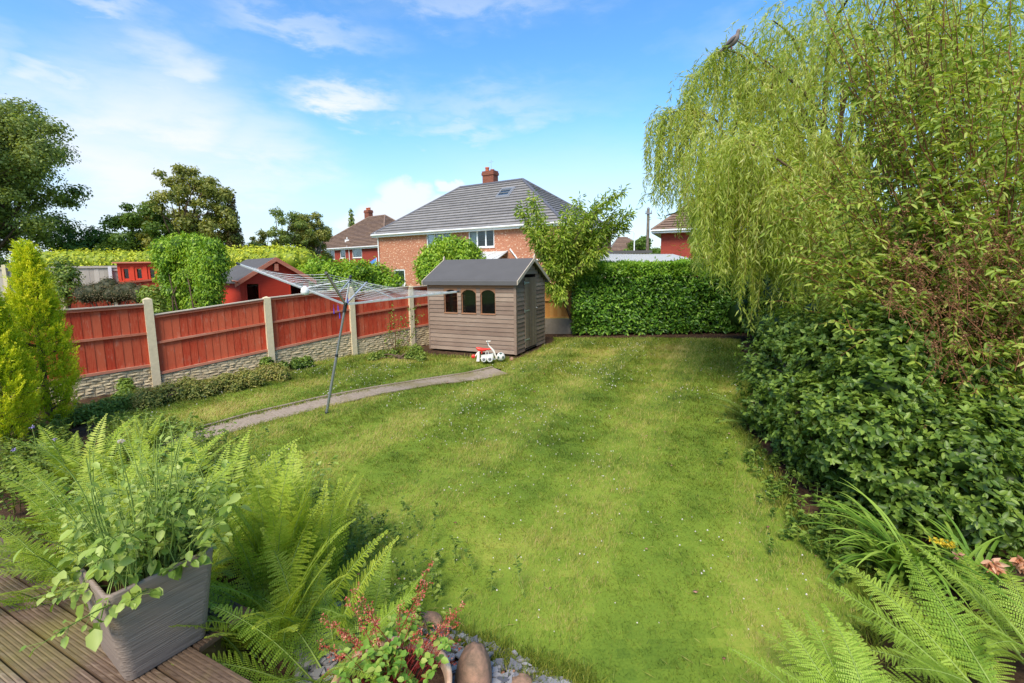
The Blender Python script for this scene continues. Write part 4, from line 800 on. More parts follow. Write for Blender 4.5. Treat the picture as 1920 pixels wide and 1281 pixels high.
# right-hand house behind the willow
A = dp(1240, 425, 31); F3 = Frame(A, (1, -.42)); ze3 = 4.95; h3 = thing('red_brick_house', 'dark red brick house with brown tiled roof behind the willow tree', 'house', F3(5, 0, 0)); b = B()
w3 = [(hit(F3, 1338, 440)[0], hit(F3, 1372, 440)[0], 3.0, 4.4)]; wallpatch(b, F3, 0, 12, 0, -.3, ze3 - .03, w3); b.add([F3(0, 8, -.3), F3(0, 8, ze3), F3(0, 0, ze3), F3(0, 0, -.3)], [(0, 1, 2, 3)]); put('wall', (b, M['brick2']), h3); window(F3, h3, *w3[0], lights=2)
hip_roof(F3, h3, 12, 8, ze3, 8.3, 4.2, 4.2, M['tile2'], 22, oh=.55, mridge=M['tile2'])
# garage with pale sheet roof behind the hedge
gq = lambda u, v, Y: dp(u, v, Y); c = [gq(1108, 499, 19.0), gq(1300, 488, 19.0), gq(1262, 478, 25), gq(1130, 477, 25)]
ga = thing('garage', 'low garage with pale corrugated sheet roof just beyond the laurel hedge', 'garage', ((c[0] + c[1]) / 2) * [1, 1, 0]); b = B(); n = 46
for j in range(n):
    u0, u1, um = j / n, (j + 1) / n, (j + .5) / n; L_ = lambda u: c[0] + (c[1] - c[0]) * u; T_ = lambda u: c[3] + (c[2] - c[3]) * u; z = np.array([0, 0, .05])
    b.add([L_(u0), L_(um) + z, T_(um) + z, T_(u0)], [(0, 1, 2, 3)], .5); b.add([L_(um) + z, L_(u1), T_(u1), T_(um) + z], [(0, 1, 2, 3)], .5)
put('roof', (b, M['corr']), ga); b = B(); dn = lambda p: p * [1, 1, 0] - [0, 0, .3]; e = np.array([0, 0, .06])
b.add([p - e for p in c] + [dn(p) for p in c], [(0, 4, 5, 1), (1, 5, 6, 2), (2, 6, 7, 3), (3, 7, 4, 0)]); put('wall', (b, M['concrete']), ga)
b = B(); P = [c[0] - e * 3, c[1] - e * 3]; b.box(P[0] - [0, .05, 0], P[1] - P[0], (0, .03, 0), (0, 0, .17)); put('fascia', (b, M['white']), ga)
g2 = thing('outbuilding', 'long low outbuilding with grey fascia behind the pale garage roof', 'outbuilding', dp(1175, 480, 29) * [1, 1, 0]); P0_, P1_ = dp(1128, 476, 28), dp(1218, 471, 28); b = B()
b.box(P0_ * [1, 1, 0], (P1_ - P0_) * [1, 1, 0], (0, 4, 0), (0, 0, P0_[2])); put('wall', (b, M['concrete']), g2); b = B(); b.box(P0_ - [.1, .2, 0], (P1_ - P0_) * [1, 1, 0] + [.2, 0, 0], (0, 4.3, 0), (0, 0, .16)); put('roof', (b, M['felt']), g2)
# far house roofs
fh = thing('far_house', 'far off house with pale brown roof seen between fruit tree and telegraph pole', 'house', dp(1180, 470, 60) * [1, 1, 0]); F5 = Frame(dp(1146, 470, 62), (1, -.15)); z5 = dp(1170, 472, 60)[2]; b = B(); b.box(F5(0, 0, -.3), F5.v(5, 0), F5.v(0, 7), (0, 0, z5 + .3)); put('wall', (b, M['brick2']), fh)
b = B(); E = [F5(-.4, -.4, z5), F5(5.4, -.4, z5), F5(5.4, 7.4, z5), F5(-.4, 7.4, z5)]; T = [F5(1.2, 3.5, z5 + 2.2), F5(2.2, 3.5, z5 + 2.2)]
roof_plane(b, E[0], E[1], T[0], T[1], 12); roof_plane(b, E[1], E[2], T[1], T[1] + [0, .01, 0], 12); roof_plane(b, E[3], E[0], T[0], T[0] + [0, .01, 0], 12); put('roof', (b, M['tile2']), fh)
# poles
p = dp(1214, 470, 36); tp = thing('telegraph_pole', 'wooden telegraph pole standing between the fruit tree and the right hand house', 'telegraph pole', p * [1, 1, 0]); zt_ = dp(1214, 392, 36)[2]; b = B(); b.tube([p * [1, 1, 0] - [0, 0, .3], [p[0], p[1], zt_]], [.15, .1], 8); put('pole', (b, M['barkg']), tp)
b = B(); b.cbox((p[0], p[1] - .1, zt_ - .35), .5, .1, .1); [b.tube([(p[0] + q, p[1] - .1, zt_ - .3), (p[0] + q, p[1] - .1, zt_ - .12)], .03, 6) for q in (-.2, .2)]; b.lathe((p[0], p[1], zt_), [(.12, 0), (.1, .08), (.02, .14)], 8); put('insulator_bar', (b, M['lead']), tp)
p = dp(1189, 470, 48); lpz = dp(1189, 434, 48)[2]; sp_ = thing('street_lamp', 'slim pale street lamp rising left of the telegraph pole', 'street lamp', p * [1, 1, 0]); b = B(); b.tube([p * [1, 1, 0] - [0, 0, .3], [p[0], p[1], 2], [p[0], p[1], lpz - .1], [p[0] - .1, p[1], lpz], [p[0] - .5, p[1], lpz + .02]], [.09, .08, .06, .05, .05], 8); put('pole', (b, M['white']), sp_)
b = B(); b.cbox((p[0] - .75, p[1], lpz + .02), .55, .22, .12); put('lamp_head', (b, M['lead']), sp_)

# ================================================================== BEYOND THE FENCE
# grey fence of the far neighbour, low red fence, glazed red cabin, red playhouse
def slatfence(name, label, A, C, z0a, z0b, z1a, z1b, mat, postmat, nposts, seed):
    A, C = np.array(A[:2]), np.array(C[:2]); L = np.linalg.norm(C - A); d = (C - A) / L; n = np.array([d[1], -d[0]]); rg = np.random.default_rng(seed)
    t = thing(name, label, 'fence', [*((A + C) / 2), 0]); b = B(); nb = int(L / .14)
    for j in range(nb):
        s0, s1 = j / nb, (j + 1) / nb; q0, q1 = A + d * L * s0, A + d * L * s1; o1 = n * .015; za, zb = z1a + (z1b - z1a) * s0, z1a + (z1b - z1a) * s1; ya, yb = z0a + (z0b - z0a) * s0, z0a + (z0b - z0a) * s1
        j2 = n * .006 * (j % 2); b.hexa([(*(q0 + j2), ya), (*(q1 + j2), yb), (*(q1 - o1), yb), (*(q0 - o1), ya), (*(q0 + j2), za), (*(q1 + j2), zb), (*(q1 - o1), zb), (*(q0 - o1), za)], rg.random())
    put('panel', (b, mat), t); b = B()
    for fz in (.02, .5, .97):
        za, zb = z0a + (z1a - z0a) * fz, z0b + (z1b - z0b) * fz; b.hexa([(*(A + n * .05), za), (*(C + n * .05), zb), (*A, zb * 0 + za), (*A, za), (*(A + n * .05), za + .05), (*(C + n * .05), zb + .05), (*C, zb + .05), (*A, za + .05)] if False else
            [(*(A + n * .05), za), (*(C + n * .05), zb), (*C, zb), (*A, za), (*(A + n * .05), za + .05), (*(C + n * .05), zb + .05), (*C, zb + .05), (*A, za + .05)], rg.random())
    put('rail', (b, mat if mat is not M['redwood'] else M['redrail']), t)
    for i in range(nposts):
        s = i / (nposts - 1); q = A + (C - A) * s + n * .05; zt = z1a + (z1b - z1a) * s + .08; b = B(); b.cbox((*q, zt / 2 - .15), .1, .1, zt + .3, math.atan2(d[1], d[0])); put('post', (b, postmat), t)
    return t
a, c = dp(-120, 503, 15.5), dp(238, 498, 17.5); slatfence('timber_fence', 'weathered grey timber fence at the far left under the dark tree', a, c, -.1, -.1, a[2], c[2], M['greywood'], M['concrete'], 4, 1)
a, c = dp(205, 499, 17.2), dp(330, 503, 18.5); slatfence('timber_fence', 'lower grey timber fence with a white post left of the glazed red cabin', a, c, -.1, -.1, a[2] - .1, c[2] - .1, M['greywood'], M['white'], 3, 2)
a, c = dp(-120, 566, 11.5), dp(300, 521, 14.5); slatfence('low_red_fence', 'low red neighbouring fence running behind the dark bush', a, c, -.1, -.1, a[2], c[2], M['redwood'], M['concrete'], 5, 3)
# glazed red cabin
A = dp(223, 531, 16.6); F6 = Frame(A, (1, .18)); zt = dp(223, 494, 16.6)[2]; Wc = 1.35
cb = thing('summer_cabin', 'small red cabin with three glazed lights beside the climber covered arch', 'cabin', F6(Wc / 2, 0, 0)); b = B(); ops = [(.1 + i * .42, .1 + i * .42 + .3, zt - .62, zt - .12) for i in range(3)]
wallpatch(b, F6, 0, Wc, 0, 0, zt, ops); wallpatch(b, F6, 0, 1.2, Wc, 0, zt, [], 'side'); b.add([F6(0, 1.2, 0), F6(0, 1.2, zt), F6(0, 0, zt), F6(0, 0, 0)], [(0, 1, 2, 3)]); put('wall', (b, M['redpaint']), cb)
for o_ in ops: window(F6, cb, *o_, lights=1, mat='redpaint')
b = B(); b.box(F6(-.08, -.12, zt), F6.v(Wc + .16, 0), F6.v(0, 1.4), (0, 0, .05)); put('roof', (b, M['redrail']), cb)
# red playhouse with felt roof, gable towards us
A = dp(436, 560, 13.4); C = dp(580, 500, 12.9); F7 = Frame(dp(452, 560, 12.6), (.7, .71)); ez = dp(452, 528, 12.6)[2]; rz_ = dp(515, 487, 13.2)[2]; Wp = 1.86; Dp = 2.5
ph = thing('playhouse', 'red painted playhouse with grey felt gable roof behind the airer', 'playhouse', F7(Wp / 2, 0, 0)); b = B(); sk_ = lambda p: p * -.42
FP = lambda a, p, z: F7(a, p, z)
n = 12; zb_ = -.3; ops = [(.12, .46), ]
def gz7(a): return ez + (rz_ - ez) * (1 - abs(2 * a / Wp - 1)) - .02
xs = sorted({*np.linspace(0, Wp, 15), .16, .46, Wp * .71, Wp * .92}); zo = dp(480, 533, 12.6)[2]
for i in range(len(xs) - 1):
    x0, x1 = xs[i], xs[i + 1]; cx = (x0 + x1) / 2
    if .16 < cx < .46 or Wp * .71 < cx < Wp * .92:
        b.add([FP(x0, 0, zb_), FP(x1, 0, zb_), FP(x1, 0, zo - .55), FP(x0, 0, zo - .55)], [(0, 1, 2, 3)], .5); b.add([FP(x0, 0, zo), FP(x1, 0, zo), FP(x1, 0, gz7(x1)), FP(x0, 0, gz7(x0))], [(0, 1, 2, 3)], .5)
    else: b.add([FP(x0, 0, zb_), FP(x1, 0, zb_), FP(x1, 0, gz7(x1)), FP(x0, 0, gz7(x0))], [(0, 1, 2, 3)], .5)
b.add([FP(0, Dp, zb_), FP(0, Dp, ez), FP(0, 0, ez), FP(0, 0, zb_)], [(0, 1, 2, 3)]); b.add([FP(Wp, 0, zb_), FP(Wp, 0, ez), FP(Wp, Dp, ez), FP(Wp, Dp, zb_)], [(0, 1, 2, 3)]); b.add([FP(0, Dp, zb_), FP(Wp, Dp, zb_), FP(Wp, Dp, ez), FP(Wp / 2, Dp, rz_), FP(0, Dp, ez)], [(4, 3, 2, 1, 0)])
put('wall', (b, M['redpaint']), ph)
for x0, x1 in ((.16, .46), (Wp * .71, Wp * .92)):
    b = B(); bx = lambda A_, C_, zA, zC: b.box(FP(A_, -.015, zA), F7.v(C_ - A_, 0), F7.v(0, .05), (0, 0, zC - zA)); bx(x0 - .03, x0, zo - .58, zo + .03); bx(x1, x1 + .03, zo - .58, zo + .03); bx(x0, x1, zo, zo + .03); bx(x0, x1, zo - .58, zo - .55); fr = put('window', (b, M['redpaint']), ph)
    b = B(); b.box(FP(x0, .03, zo - .55), F7.v(x1 - x0, 0), F7.v(0, .01), (0, 0, .55)); put('pane', (b, M['glass']), fr)
b = B()
for sg in (-1, 1):
    q = lambda p, t, up: FP(Wp / 2 + sg * t * (Wp / 2 + .14), p, rz_ + .03 - t * (Wp / 2 + .14) * (rz_ - ez) / (Wp / 2) + up)
    P = [q(-.14, 0, 0), q(Dp + .1, 0, 0), q(Dp + .1, 1, 0), q(-.14, 1, 0), q(-.14, 0, .03), q(Dp + .1, 0, .03), q(Dp + .1, 1, .03), q(-.14, 1, .03)]; b.hexa(P if sg > 0 else [P[i] for i in (3, 2, 1, 0, 7, 6, 5, 4)])
put('roof', (b, M['felt']), ph); b = B()
for sg in (-1, 1):
    q = lambda p, t, up: FP(Wp / 2 + sg * t * (Wp / 2 + .16), p, rz_ + .03 - t * (Wp / 2 + .16) * (rz_ - ez) / (Wp / 2) + up)
    b.hexa([q(-.165, 0, -.08), q(-.165, 1, -.08), q(-.145, 1, -.08), q(-.145, 0, -.08), q(-.165, 0, .045), q(-.165, 1, .045), q(-.145, 1, .045), q(-.145, 0, .045)])
b.tube([FP(-.1, .3, ez + .02), FP(-.1, -.3, ez + .0)], .02, 5); b.box(FP(Wp / 2 - .05, -.15, rz_ - .32), F7.v(.1, 0), F7.v(0, .14), (0, 0, .2)); put('bargeboard', (b, M['redrail']), ph)

def band(u0, v0, u1, v1, Y0, Y1, K, rng, dz=.1):
    s = rng.random(K); P = []
    for q in s: P.append(dp(u0 + (u1 - u0) * q, v0 + (v1 - v0) * q, Y0 + (Y1 - Y0) * q))
    return np.array(P)
# climber covered arch (bright, boxy)
rg = np.random.default_rng(21); cs = []
for u, v in [(310, 468), (340, 462), (370, 460), (398, 464), (312, 490), (345, 485), (378, 488), (402, 492), (318, 520), (350, 518), (395, 520), (322, 550), (355, 548), (392, 548), (330, 575), (365, 575), (396, 575), (330, 605), (368, 600), (396, 600)]: cs.append(dp(u, v, 11.2 + rg.uniform(-.2, .5)))
bush('climber_arch', 'bright green climbing plant smothering a square arch behind the red fence', cs, rg.uniform(.26, .4, len(cs)), 26000, .085, .03, M['wist'], 22, 'climber', cull=.6, jit=.6, hang=.8, up=.4, shell=.6)
# golden hedge in three runs
for k, (u0, u1, v, Y0, Y1, lab) in enumerate(((95, 300, 486, 20.5, 21, 'golden topped hedge left of the climber covered arch'), (412, 566, 480, 20, 19, 'golden topped hedge above the red playhouse roof'))):
    rg = np.random.default_rng(30 + k); n_ = 34; s = np.linspace(0, 1, n_); cs = []
    for q in s:
        for dz_ in (0, -.75): p = dp(u0 + (u1 - u0) * q, v + rg.uniform(-3, 3), Y0 + (Y1 - Y0) * q); cs.append(p + [0, rg.uniform(-.2, .2), dz_ - .15])
    bush('golden_hedge', lab, cs, .55, 15000, .13, .075, M['yhedge'], 40 + k, 'hedge', None, up=.6, core=.8)
bl = bush
bl('seedling_tree', 'loose pale green bush growing just left of the grey timber fence', [dp(115, 505, 12.5), dp(128, 520, 12.3), dp(100, 525, 12.4), dp(118, 548, 12.2), dp(140, 545, 12.4)], [.3, .28, .25, .34, .22], 2400, .08, .045, M['bushy'], 50, core=.4)
bl('dark_bush', 'low dark brown green bush behind the red fence panel', [dp(160 + i * 17, 552 - (i % 3) * 3, 11.3) for i in range(7)] + [dp(205, 538, 11.4)], .26, 5500, .045, .02, M['darkbush'], 51, core=.8, up=.8)
bl('leafy_bush', 'small yellow green bush between the fence post and the climber arch', [dp(282, 553, 10.6), dp(290, 570, 10.5), dp(296, 590, 10.4)], .22, 1400, .08, .045, M['bushy'], 52, core=.4)
rg = np.random.default_rng(53); cs = [dp(u, v + 13, 15.5 + rg.uniform(-.6, .6)) for u, v in [(575, 505), (600, 496), (625, 500), (650, 493), (675, 495), (700, 503), (720, 515), (735, 530), (590, 525), (620, 522), (655, 520), (690, 526), (715, 540), (560, 520), (640, 545), (600, 545), (680, 550), (650, 500)]]
bl('mixed_bush', 'wide loose green bush beyond the fence between playhouse and shed', cs, rg.uniform(.36, .56, len(cs)), 16000, .11, .05, M['wist'], 54, core=.55, cull=.6)
rg = np.random.default_rng(55); cs = [dp(u, v, 15.8 + rg.uniform(-.4, .4)) for u, v in [(810, 480), (830, 466), (850, 464), (872, 470), (885, 482), (800, 498), (825, 490), (850, 485), (870, 492), (805, 515), (835, 508), (860, 510)]]
bl('round_bush', 'rounded bright green bush rising behind the shed roof', cs, .42, 12000, .13, .05, M['wist'], 56, core=.6, hang=.6, cull=.6)

# trees on the skyline
def TR(name, label, u, vtop, Y, rad_px, mat, seed, vbase=500, **kw):
    p = dp(u, vbase, Y); top = dp(u, vtop, Y)[2]; return tree(name, label, [p[0], p[1], -.3], top + .3, rad_px / FPX * Y, mat, seed, **kw)
TR('broadleaf_tree', 'tallest dark green tree at the left edge of the photo', -30, 60, 30, 185, M['treeA'], 60, n=110000, leaf=.2, K=150, trunk=.4, cz=.5, rz=7.2, csize=.18, shell=.95)
TR('broadleaf_tree', 'small rounded green tree just right of the tallest left tree', 172, 402, 34, 62, M['treeC'], 61, n=16000, leaf=.24, K=34, trunk=.2, cz=.5, rz=2.4, csize=.34)
TR('broadleaf_tree', 'mid green spreading tree with a ragged top left of the tall olive tree', 278, 338, 34, 76, M['treeC'], 62, n=30000, leaf=.2, K=70, trunk=.25, cz=.5, rz=4.0, csize=.2, shell=.95)
TR('broadleaf_tree', 'tall olive green open tree with forked limbs above the climber arch', 370, 275, 35, 88, M['treeB'], 63, n=38000, leaf=.2, K=110, trunk=.28, cz=.52, rz=5.6, csize=.16, shell=1.1)
TR('conifer_tree', 'narrow rusty conifer at the right side of the tall olive tree', 443, 360, 36, 26, M['treeR'], 64, n=9000, leaf=.2, K=26, trunk=.18, kind='cone')
TR('broadleaf_tree', 'low dark green tree in the gap right of the rusty conifer', 500, 425, 38, 66, M['treeA'], 65, n=12000, leaf=.24, K=28, trunk=.15, cz=.5, rz=1.9, csize=.32)
TR('slender_tree', 'shorter thin open tree right of the rusty conifer', 500, 392, 40, 34, M['treeB'], 66, n=7000, leaf=.17, K=34, trunk=.12, cz=.55, rz=2.8, csize=.24, shell=1.0)
TR('slender_tree', 'taller thin open tree standing against the birch', 545, 372, 40, 48, M['treeA'], 67, n=9000, leaf=.17, K=44, trunk=.14, cz=.58, rz=3.6, csize=.2, shell=1.0)
TR('birch_tree', 'loose hanging olive birch tree left of the distant red brick house', 586, 376, 42, 42, M['treeB'], 68, n=22000, leaf=.17, K=60, trunk=.16, cz=.58, rz=3.4, csize=.25, shell=.8, bark='barkg')
TR('spruce_tree', 'tiny dark spruce tip rising behind the distant brown roof', 664, 392, 75, 14, M['treeA'], 69, n=2600, leaf=.35, K=16, trunk=.15, kind='cone')
TR('broadleaf_tree', 'round green tree between the fruit tree and the telegraph pole', 1200, 428, 62, 34, M['treeC'], 70, n=9000, leaf=.4, K=30, trunk=.3, cz=.5, rz=3, csize=.34)
TR('broadleaf_tree', 'green tree directly behind the telegraph pole beside the dark red house', 1232, 446, 48, 26, M['treeC'], 71, n=7000, leaf=.3, K=22, trunk=.2, cz=.5, rz=2.2, csize=.34)
for k, (u, v, Y, r, lab) in enumerate(((-190, 330, 32, 110, 'dark tree outside the left edge beside the tallest tree'), )):
    TR('broadleaf_tree', lab, u, v, Y, r, M['treeA'], 75 + k, n=12000, leaf=.35, K=30, cz=.55, rz=4)
# far tree belt closing the horizon
rg = np.random.default_rng(80); cs = []; rs = []
for a_ in np.linspace(-1.35, 1.35, 150):
    dd = 95 + rg.uniform(-8, 12); r_ = rg.uniform(2.2, 4.2); cs.append([dd * math.sin(a_), dd * math.cos(a_), rg.uniform(.3, 1.4)]); rs.append([r_ * 1.3, r_, r_])
me = foliage(rg, cs, rs, 60000, .8, .5, M['treeC'], core=.8, cull=.7); setp(put('far_woodland', me), 'far off line of trees closing the horizon', 'woodland', kind='stuff')

# ================================================================== FRUIT TREE, HEDGE
rg = np.random.default_rng(90); base = np.array([2.35, 14.9, 0]); ft = thing('fruit_tree', 'young leaning fruit tree with light narrow leaves in front of the brick house corner', 'tree', base); b = B()
fork = dp(1052, 548, 14.7); b.tube([gp(1078, 618), dp(1064, 580, 14.8), fork], [.055, .045, .04], 8); tips = []
for u, v in [(980, 392), (1000, 372), (1018, 420), (1040, 430), (1010, 470), (1062, 400), (1085, 378), (1078, 440), (1110, 395), (1135, 380), (1165, 362), (1140, 425), (1170, 420), (1110, 450), (1100, 490), (1130, 470), (1050, 480), (1030, 500), (1085, 515), (1000, 440), (1180, 400), (1060, 520), (1040, 460), (1095, 420), (1150, 400), (1075, 470), (1055, 440), (1120, 430), (1048, 560), (1030, 535)]:
    tips.append(dp(u, v, 14.6 + rg.uniform(-.7, .7)))
C_, D_ = [], []
for tp_ in tips:
    P = limb(fork + rg.normal(size=3) * .03, tp_, rg, .09, 14); b.tube(P, np.linspace(.026, .004, 14), 5)
    for k in range(4, 14):
        for q in range(50 if k > 6 else 22): o_ = rdir(rg, 1)[0]; C_.append(P[k] + o_ * rg.random() * .24); D_.append(o_ * .6 + [0, 0, -.55] + norm(tp_ - fork) * .35)
put('trunk', (b, M['bark']), ft); C_ = np.array(C_); D_ = np.array(D_); n = len(C_)
put('crown', leafmesh('crown', C_, D_, rdir(rg, n) + [0, 0, .6], rg.uniform(.1, .17, n), rg.uniform(.035, .052, n), rg.random(n), M['peach'], hi=True, droop=.3), ft)
# laurel hedge
rg = np.random.default_rng(91); x0, x1, yf, zt = 2.02, 9.2, 14.75, 2.22
hd = thing('laurel_hedge', 'clipped glossy laurel hedge along the far end of the lawn', 'hedge', (5.2, 15.3, 0)); n = 26000
u = rg.random(n); side = rg.random(n); X = x0 + (x1 - x0) * u; Z = rg.random(n) ** .85 * zt; Y = yf + rg.random(n) ** 2 * .45 + .5 * (fbm(X, Z, 1.5, 3) - .5) + .25 * (.35 - Z / zt * .35) * 0
top = side > .78; Z[top] = zt - rg.random(top.sum()) ** 2 * .3; Y[top] = yf + rg.random(top.sum()) * 1.3; Z += .3 * (fbm(X, Y, 1.4, 6) - .5) * (Z > zt * .8); Nn = np.where(top[:, None], [[0, -.2, 1]], [[0, -1, .55]])
lf = side < .08; X[lf] = x0 + rg.random(lf.sum()) ** 2 * .3 ; Y[lf] = yf + rg.random(lf.sum()) * 1.2; Nn = np.where(lf[:, None], [[-1, 0, .5]], Nn); Z = np.maximum(Z, .06)
P = np.stack([X, Y, Z], 1); Nn = norm(Nn + rg.normal(size=(n, 3)) * .55); D_ = norm(np.cross(Nn, rdir(rg, n)) + [0, -.3, .1])
hc = B(); hc.box((x0 + .3, yf + .38, .1), (x1 - x0 - .3, 0, 0), (0, .7, 0), (0, 0, zt - .5)); put('shade_core', (hc, M['dark']), hd)  # solid near-black block, painting the shade inside the hedge
s = rg.uniform(.7, 1.3, n); isn = (Z > zt - .42); m1 = np.ones(n, bool)
put('foliage', leafmesh('foliage', P[m1], D_[m1], Nn[m1], .115 * s[m1], .05 * s[m1], rg.random(m1.sum()) ** 1.3, M['laurel'], hi=True), hd)
m2 = isn; P2 = P[m2] + [0, 0, .05]; P2 = np.concatenate([P2, P2 + rg.normal(size=P2.shape) * .04]); D2 = norm(np.concatenate([D_[m2]] * 2) * .8 + rg.normal(size=P2.shape) * .4 + [0, 0, .7])
put('new_growth', leafmesh('new_growth', P2, D2, np.concatenate([Nn[m2]] * 2), .1, .042, rg.random(len(P2)), M['laureltop'], hi=True), hd)

# ================================================================== WILLOW
rg = np.random.default_rng(100); WC = np.array([7.1, 9.6, 3.5]); WR = np.array([4.0, 2.9, 4.3])
wt = thing('willow_tree', 'large twisted weeping willow overhanging the right side of the lawn', 'tree', (6.9, 10.2, 0)); b = B(); tb = np.array([6.9, 10.2, -.1])
b.tube([tb, tb + [-.1, 0, 1.2], tb + [.05, -.1, 2.4]], [.26, .2, .17], 10); C_, D_, Tn, Wn = [], [], [], []; nb_ = 0; sb = B()
def strand(p, out, Ls, curl):
    """hanging shoot: leaves the crown outwards, then falls"""
    zj = rg.normal() * .16; m = int(Ls / .055) + 3; v = out * .8 + np.array([0, 0, .35]); P = [p]; ph_ = rg.random() * 6.28
    for i in range(m):
        v = v * .84 + np.array([0, 0, -.30]) + np.array([math.cos(ph_ + i * .55), math.sin(ph_ + i * .55), 0]) * curl; v = v / max(.6, np.linalg.norm(v)); P.append(P[-1] + v * .055)
        gq_ = P[-1][0] / P[-1][1]; zc = np.interp(gq_, [.30, .38, .395, .47, .52], [3.7, 3.3, 2.35, 2.0, 1.2]) + zj
        if P[-1][2] < zc: break
    return np.array(P)
strands = []
lim_ = []
for i in range(46):
    th_ = rg.random() * 2 * math.pi; el_ = math.asin(rg.uniform(-.1, 1)); u_ = np.array([math.cos(th_) * math.cos(el_), math.sin(th_) * math.cos(el_), math.sin(el_)])
    tip = WC + u_ * WR * rg.uniform(.8, 1.0); P = limb(tb + [0, 0, rg.uniform(1.6, 2.6)], tip, rg, .12, 10); P[1:, 2] += np.sin(np.linspace(0, math.pi, 9)) * .4; b.tube(P, np.linspace(.075, .012, 10), 6); lim_.append(P)
for i in range(4300):
    th_ = rg.random() * 2 * math.pi; el_ = math.asin(rg.uniform(-.35, 1)); u_ = np.array([math.cos(th_) * math.cos(el_), math.sin(th_) * math.cos(el_), math.sin(el_)])
    if u_[1] > .45 and rg.random() < .75: continue
    pw = WC + u_ * WR
    if pw[0] / pw[1] < .40 and rg.random() < .62: continue
    q = rg.uniform(.5, 1.0) ** .6; bump_ = 1 + .16 * (fbm(th_ * 1.6, el_ * 2.2, 1.2, 8) - .5) * 2; p = WC + u_ * WR * q * bump_
    out = norm(np.array([u_[0], u_[1], 0]) + 1e-6) ; strands.append((p, norm(out + rdir(rg, 1)[0] * .6), rg.uniform(.25, 1.5) * (1.3 if u_[2] < .35 else 1), rg.uniform(.05, .3)))
# measured outer shoots against the sky
for u, v, Ls in [(1232, 285, 1.3), (1243, 262, 1.7), (1252, 240, 1.6), (1262, 215, 2.0), (1275, 200, 1.8), (1290, 185, 2.2), (1300, 160, 2.2), (1312, 148, 1.5), (1255, 270, 2.0), (1268, 250, 2.2), (1284, 225, 2.4), (1236, 330, .9), (1248, 320, 1.2)]:
    for r_ in range(3): strands.append((dp(u + 14 + rg.normal() * 6, v - 6 + rg.normal() * 5, 9.4 + rg.uniform(-.6, .6)), np.array([-.5, -.1, 0]), Ls * rg.uniform(.6, 1.1), .06))
for u, v in [(1415, 560), (1400, 600), (1440, 520), (1470, 500), (1500, 520), (1430, 480), (1385, 470), (1360, 430), (1340, 440), (1520, 470), (1560, 500), (1590, 480), (1480, 440), (1405, 450), (1325, 470), (1345, 480), (1365, 490), (1385, 500), (1335, 450), (1355, 460), (1400, 500), (1318, 440), (1330, 485), (1350, 500), (1375, 470), (1372, 515), (1395, 530), (1310, 425)]:
    for r_ in range(9): strands.append((dp(u + rg.normal() * 20, v - 150 + rg.normal() * 30, 8.2 + rg.uniform(-.8, .5)), norm(np.array([-.6, -.5, 0])), rg.uniform(1.0, 1.7), .07))
# limbs that arch out in front of the crown and shed shoots
for pts, Y in (([(1600, 470), (1560, 400), (1490, 320), (1420, 275), (1385, 262)], 7.4), ([(1660, 560), (1650, 500), (1600, 440), (1560, 420), (1520, 430)], 6.8), ([(1640, 330), (1560, 270), (1470, 250), (1400, 250)], 7.8), ([(1500, 260), (1440, 180), (1420, 130), (1385, 100), (1368, 96), (1340, 110), (1300, 150)], 9.2), ([(1400, 330), (1340, 222), (1300, 205), (1262, 210), (1240, 230)], 9.2), ([(1700, 480), (1640, 440), (1560, 380), (1500, 350), (1460, 350)], 7.0)):
    P = np.array([dp(u, v, Y) for u, v in pts]); t = np.linspace(0, 1, 22); Pi = np.stack([np.interp(t, np.linspace(0, 1, len(P)), P[:, k]) for k in range(3)], 1); b.tube(Pi, np.linspace(.03, .007, 22), 6); lim_.append(Pi)
    for k in range(3, 22):
        for r_ in range(7): strands.append((Pi[k] + rg.normal(size=3) * .05, norm(np.array([-.7, -.35, 0]) + rg.normal(size=3) * .5), rg.uniform(.35, 1.3), .07))
for p, out, Ls, cu in strands:
    P = strand(p, out, Ls, cu); m = len(P); T = norm(np.gradient(P, axis=0)); k = np.repeat(np.arange(1, m), 2); N_ = len(k)
    C_.append(P[k] + rg.normal(size=(N_, 3)) * .01); dd = T[k] * .75 + rdir(rg, N_) * .65; dd[:, 2] -= .15; D_.append(dd); Wn.append(np.full(N_, rg.normal() * .13))
    if rg.random() < .3: sb.tube(P[::4] if m > 8 else P, .0045, 3, cap=False)
C_ = np.concatenate(C_); D_ = np.concatenate(D_); Wn = np.concatenate(Wn); n = len(C_)
put('trunk', (b, M['bark']), wt); put('shoots', (sb, M['yelstem']), wt)
put('crown', leafmesh('crown', C_, D_, rdir(rg, n) + [0, -.3, .4], rg.uniform(.08, .145, n), rg.uniform(.014, .024, n), np.clip(rg.random(n) * .6 + .28 + Wn + (fbm(C_[:, 0], C_[:, 2], .9, 5) - .5) * .4, 0, 1), M['willow'], droop=.25), wt)

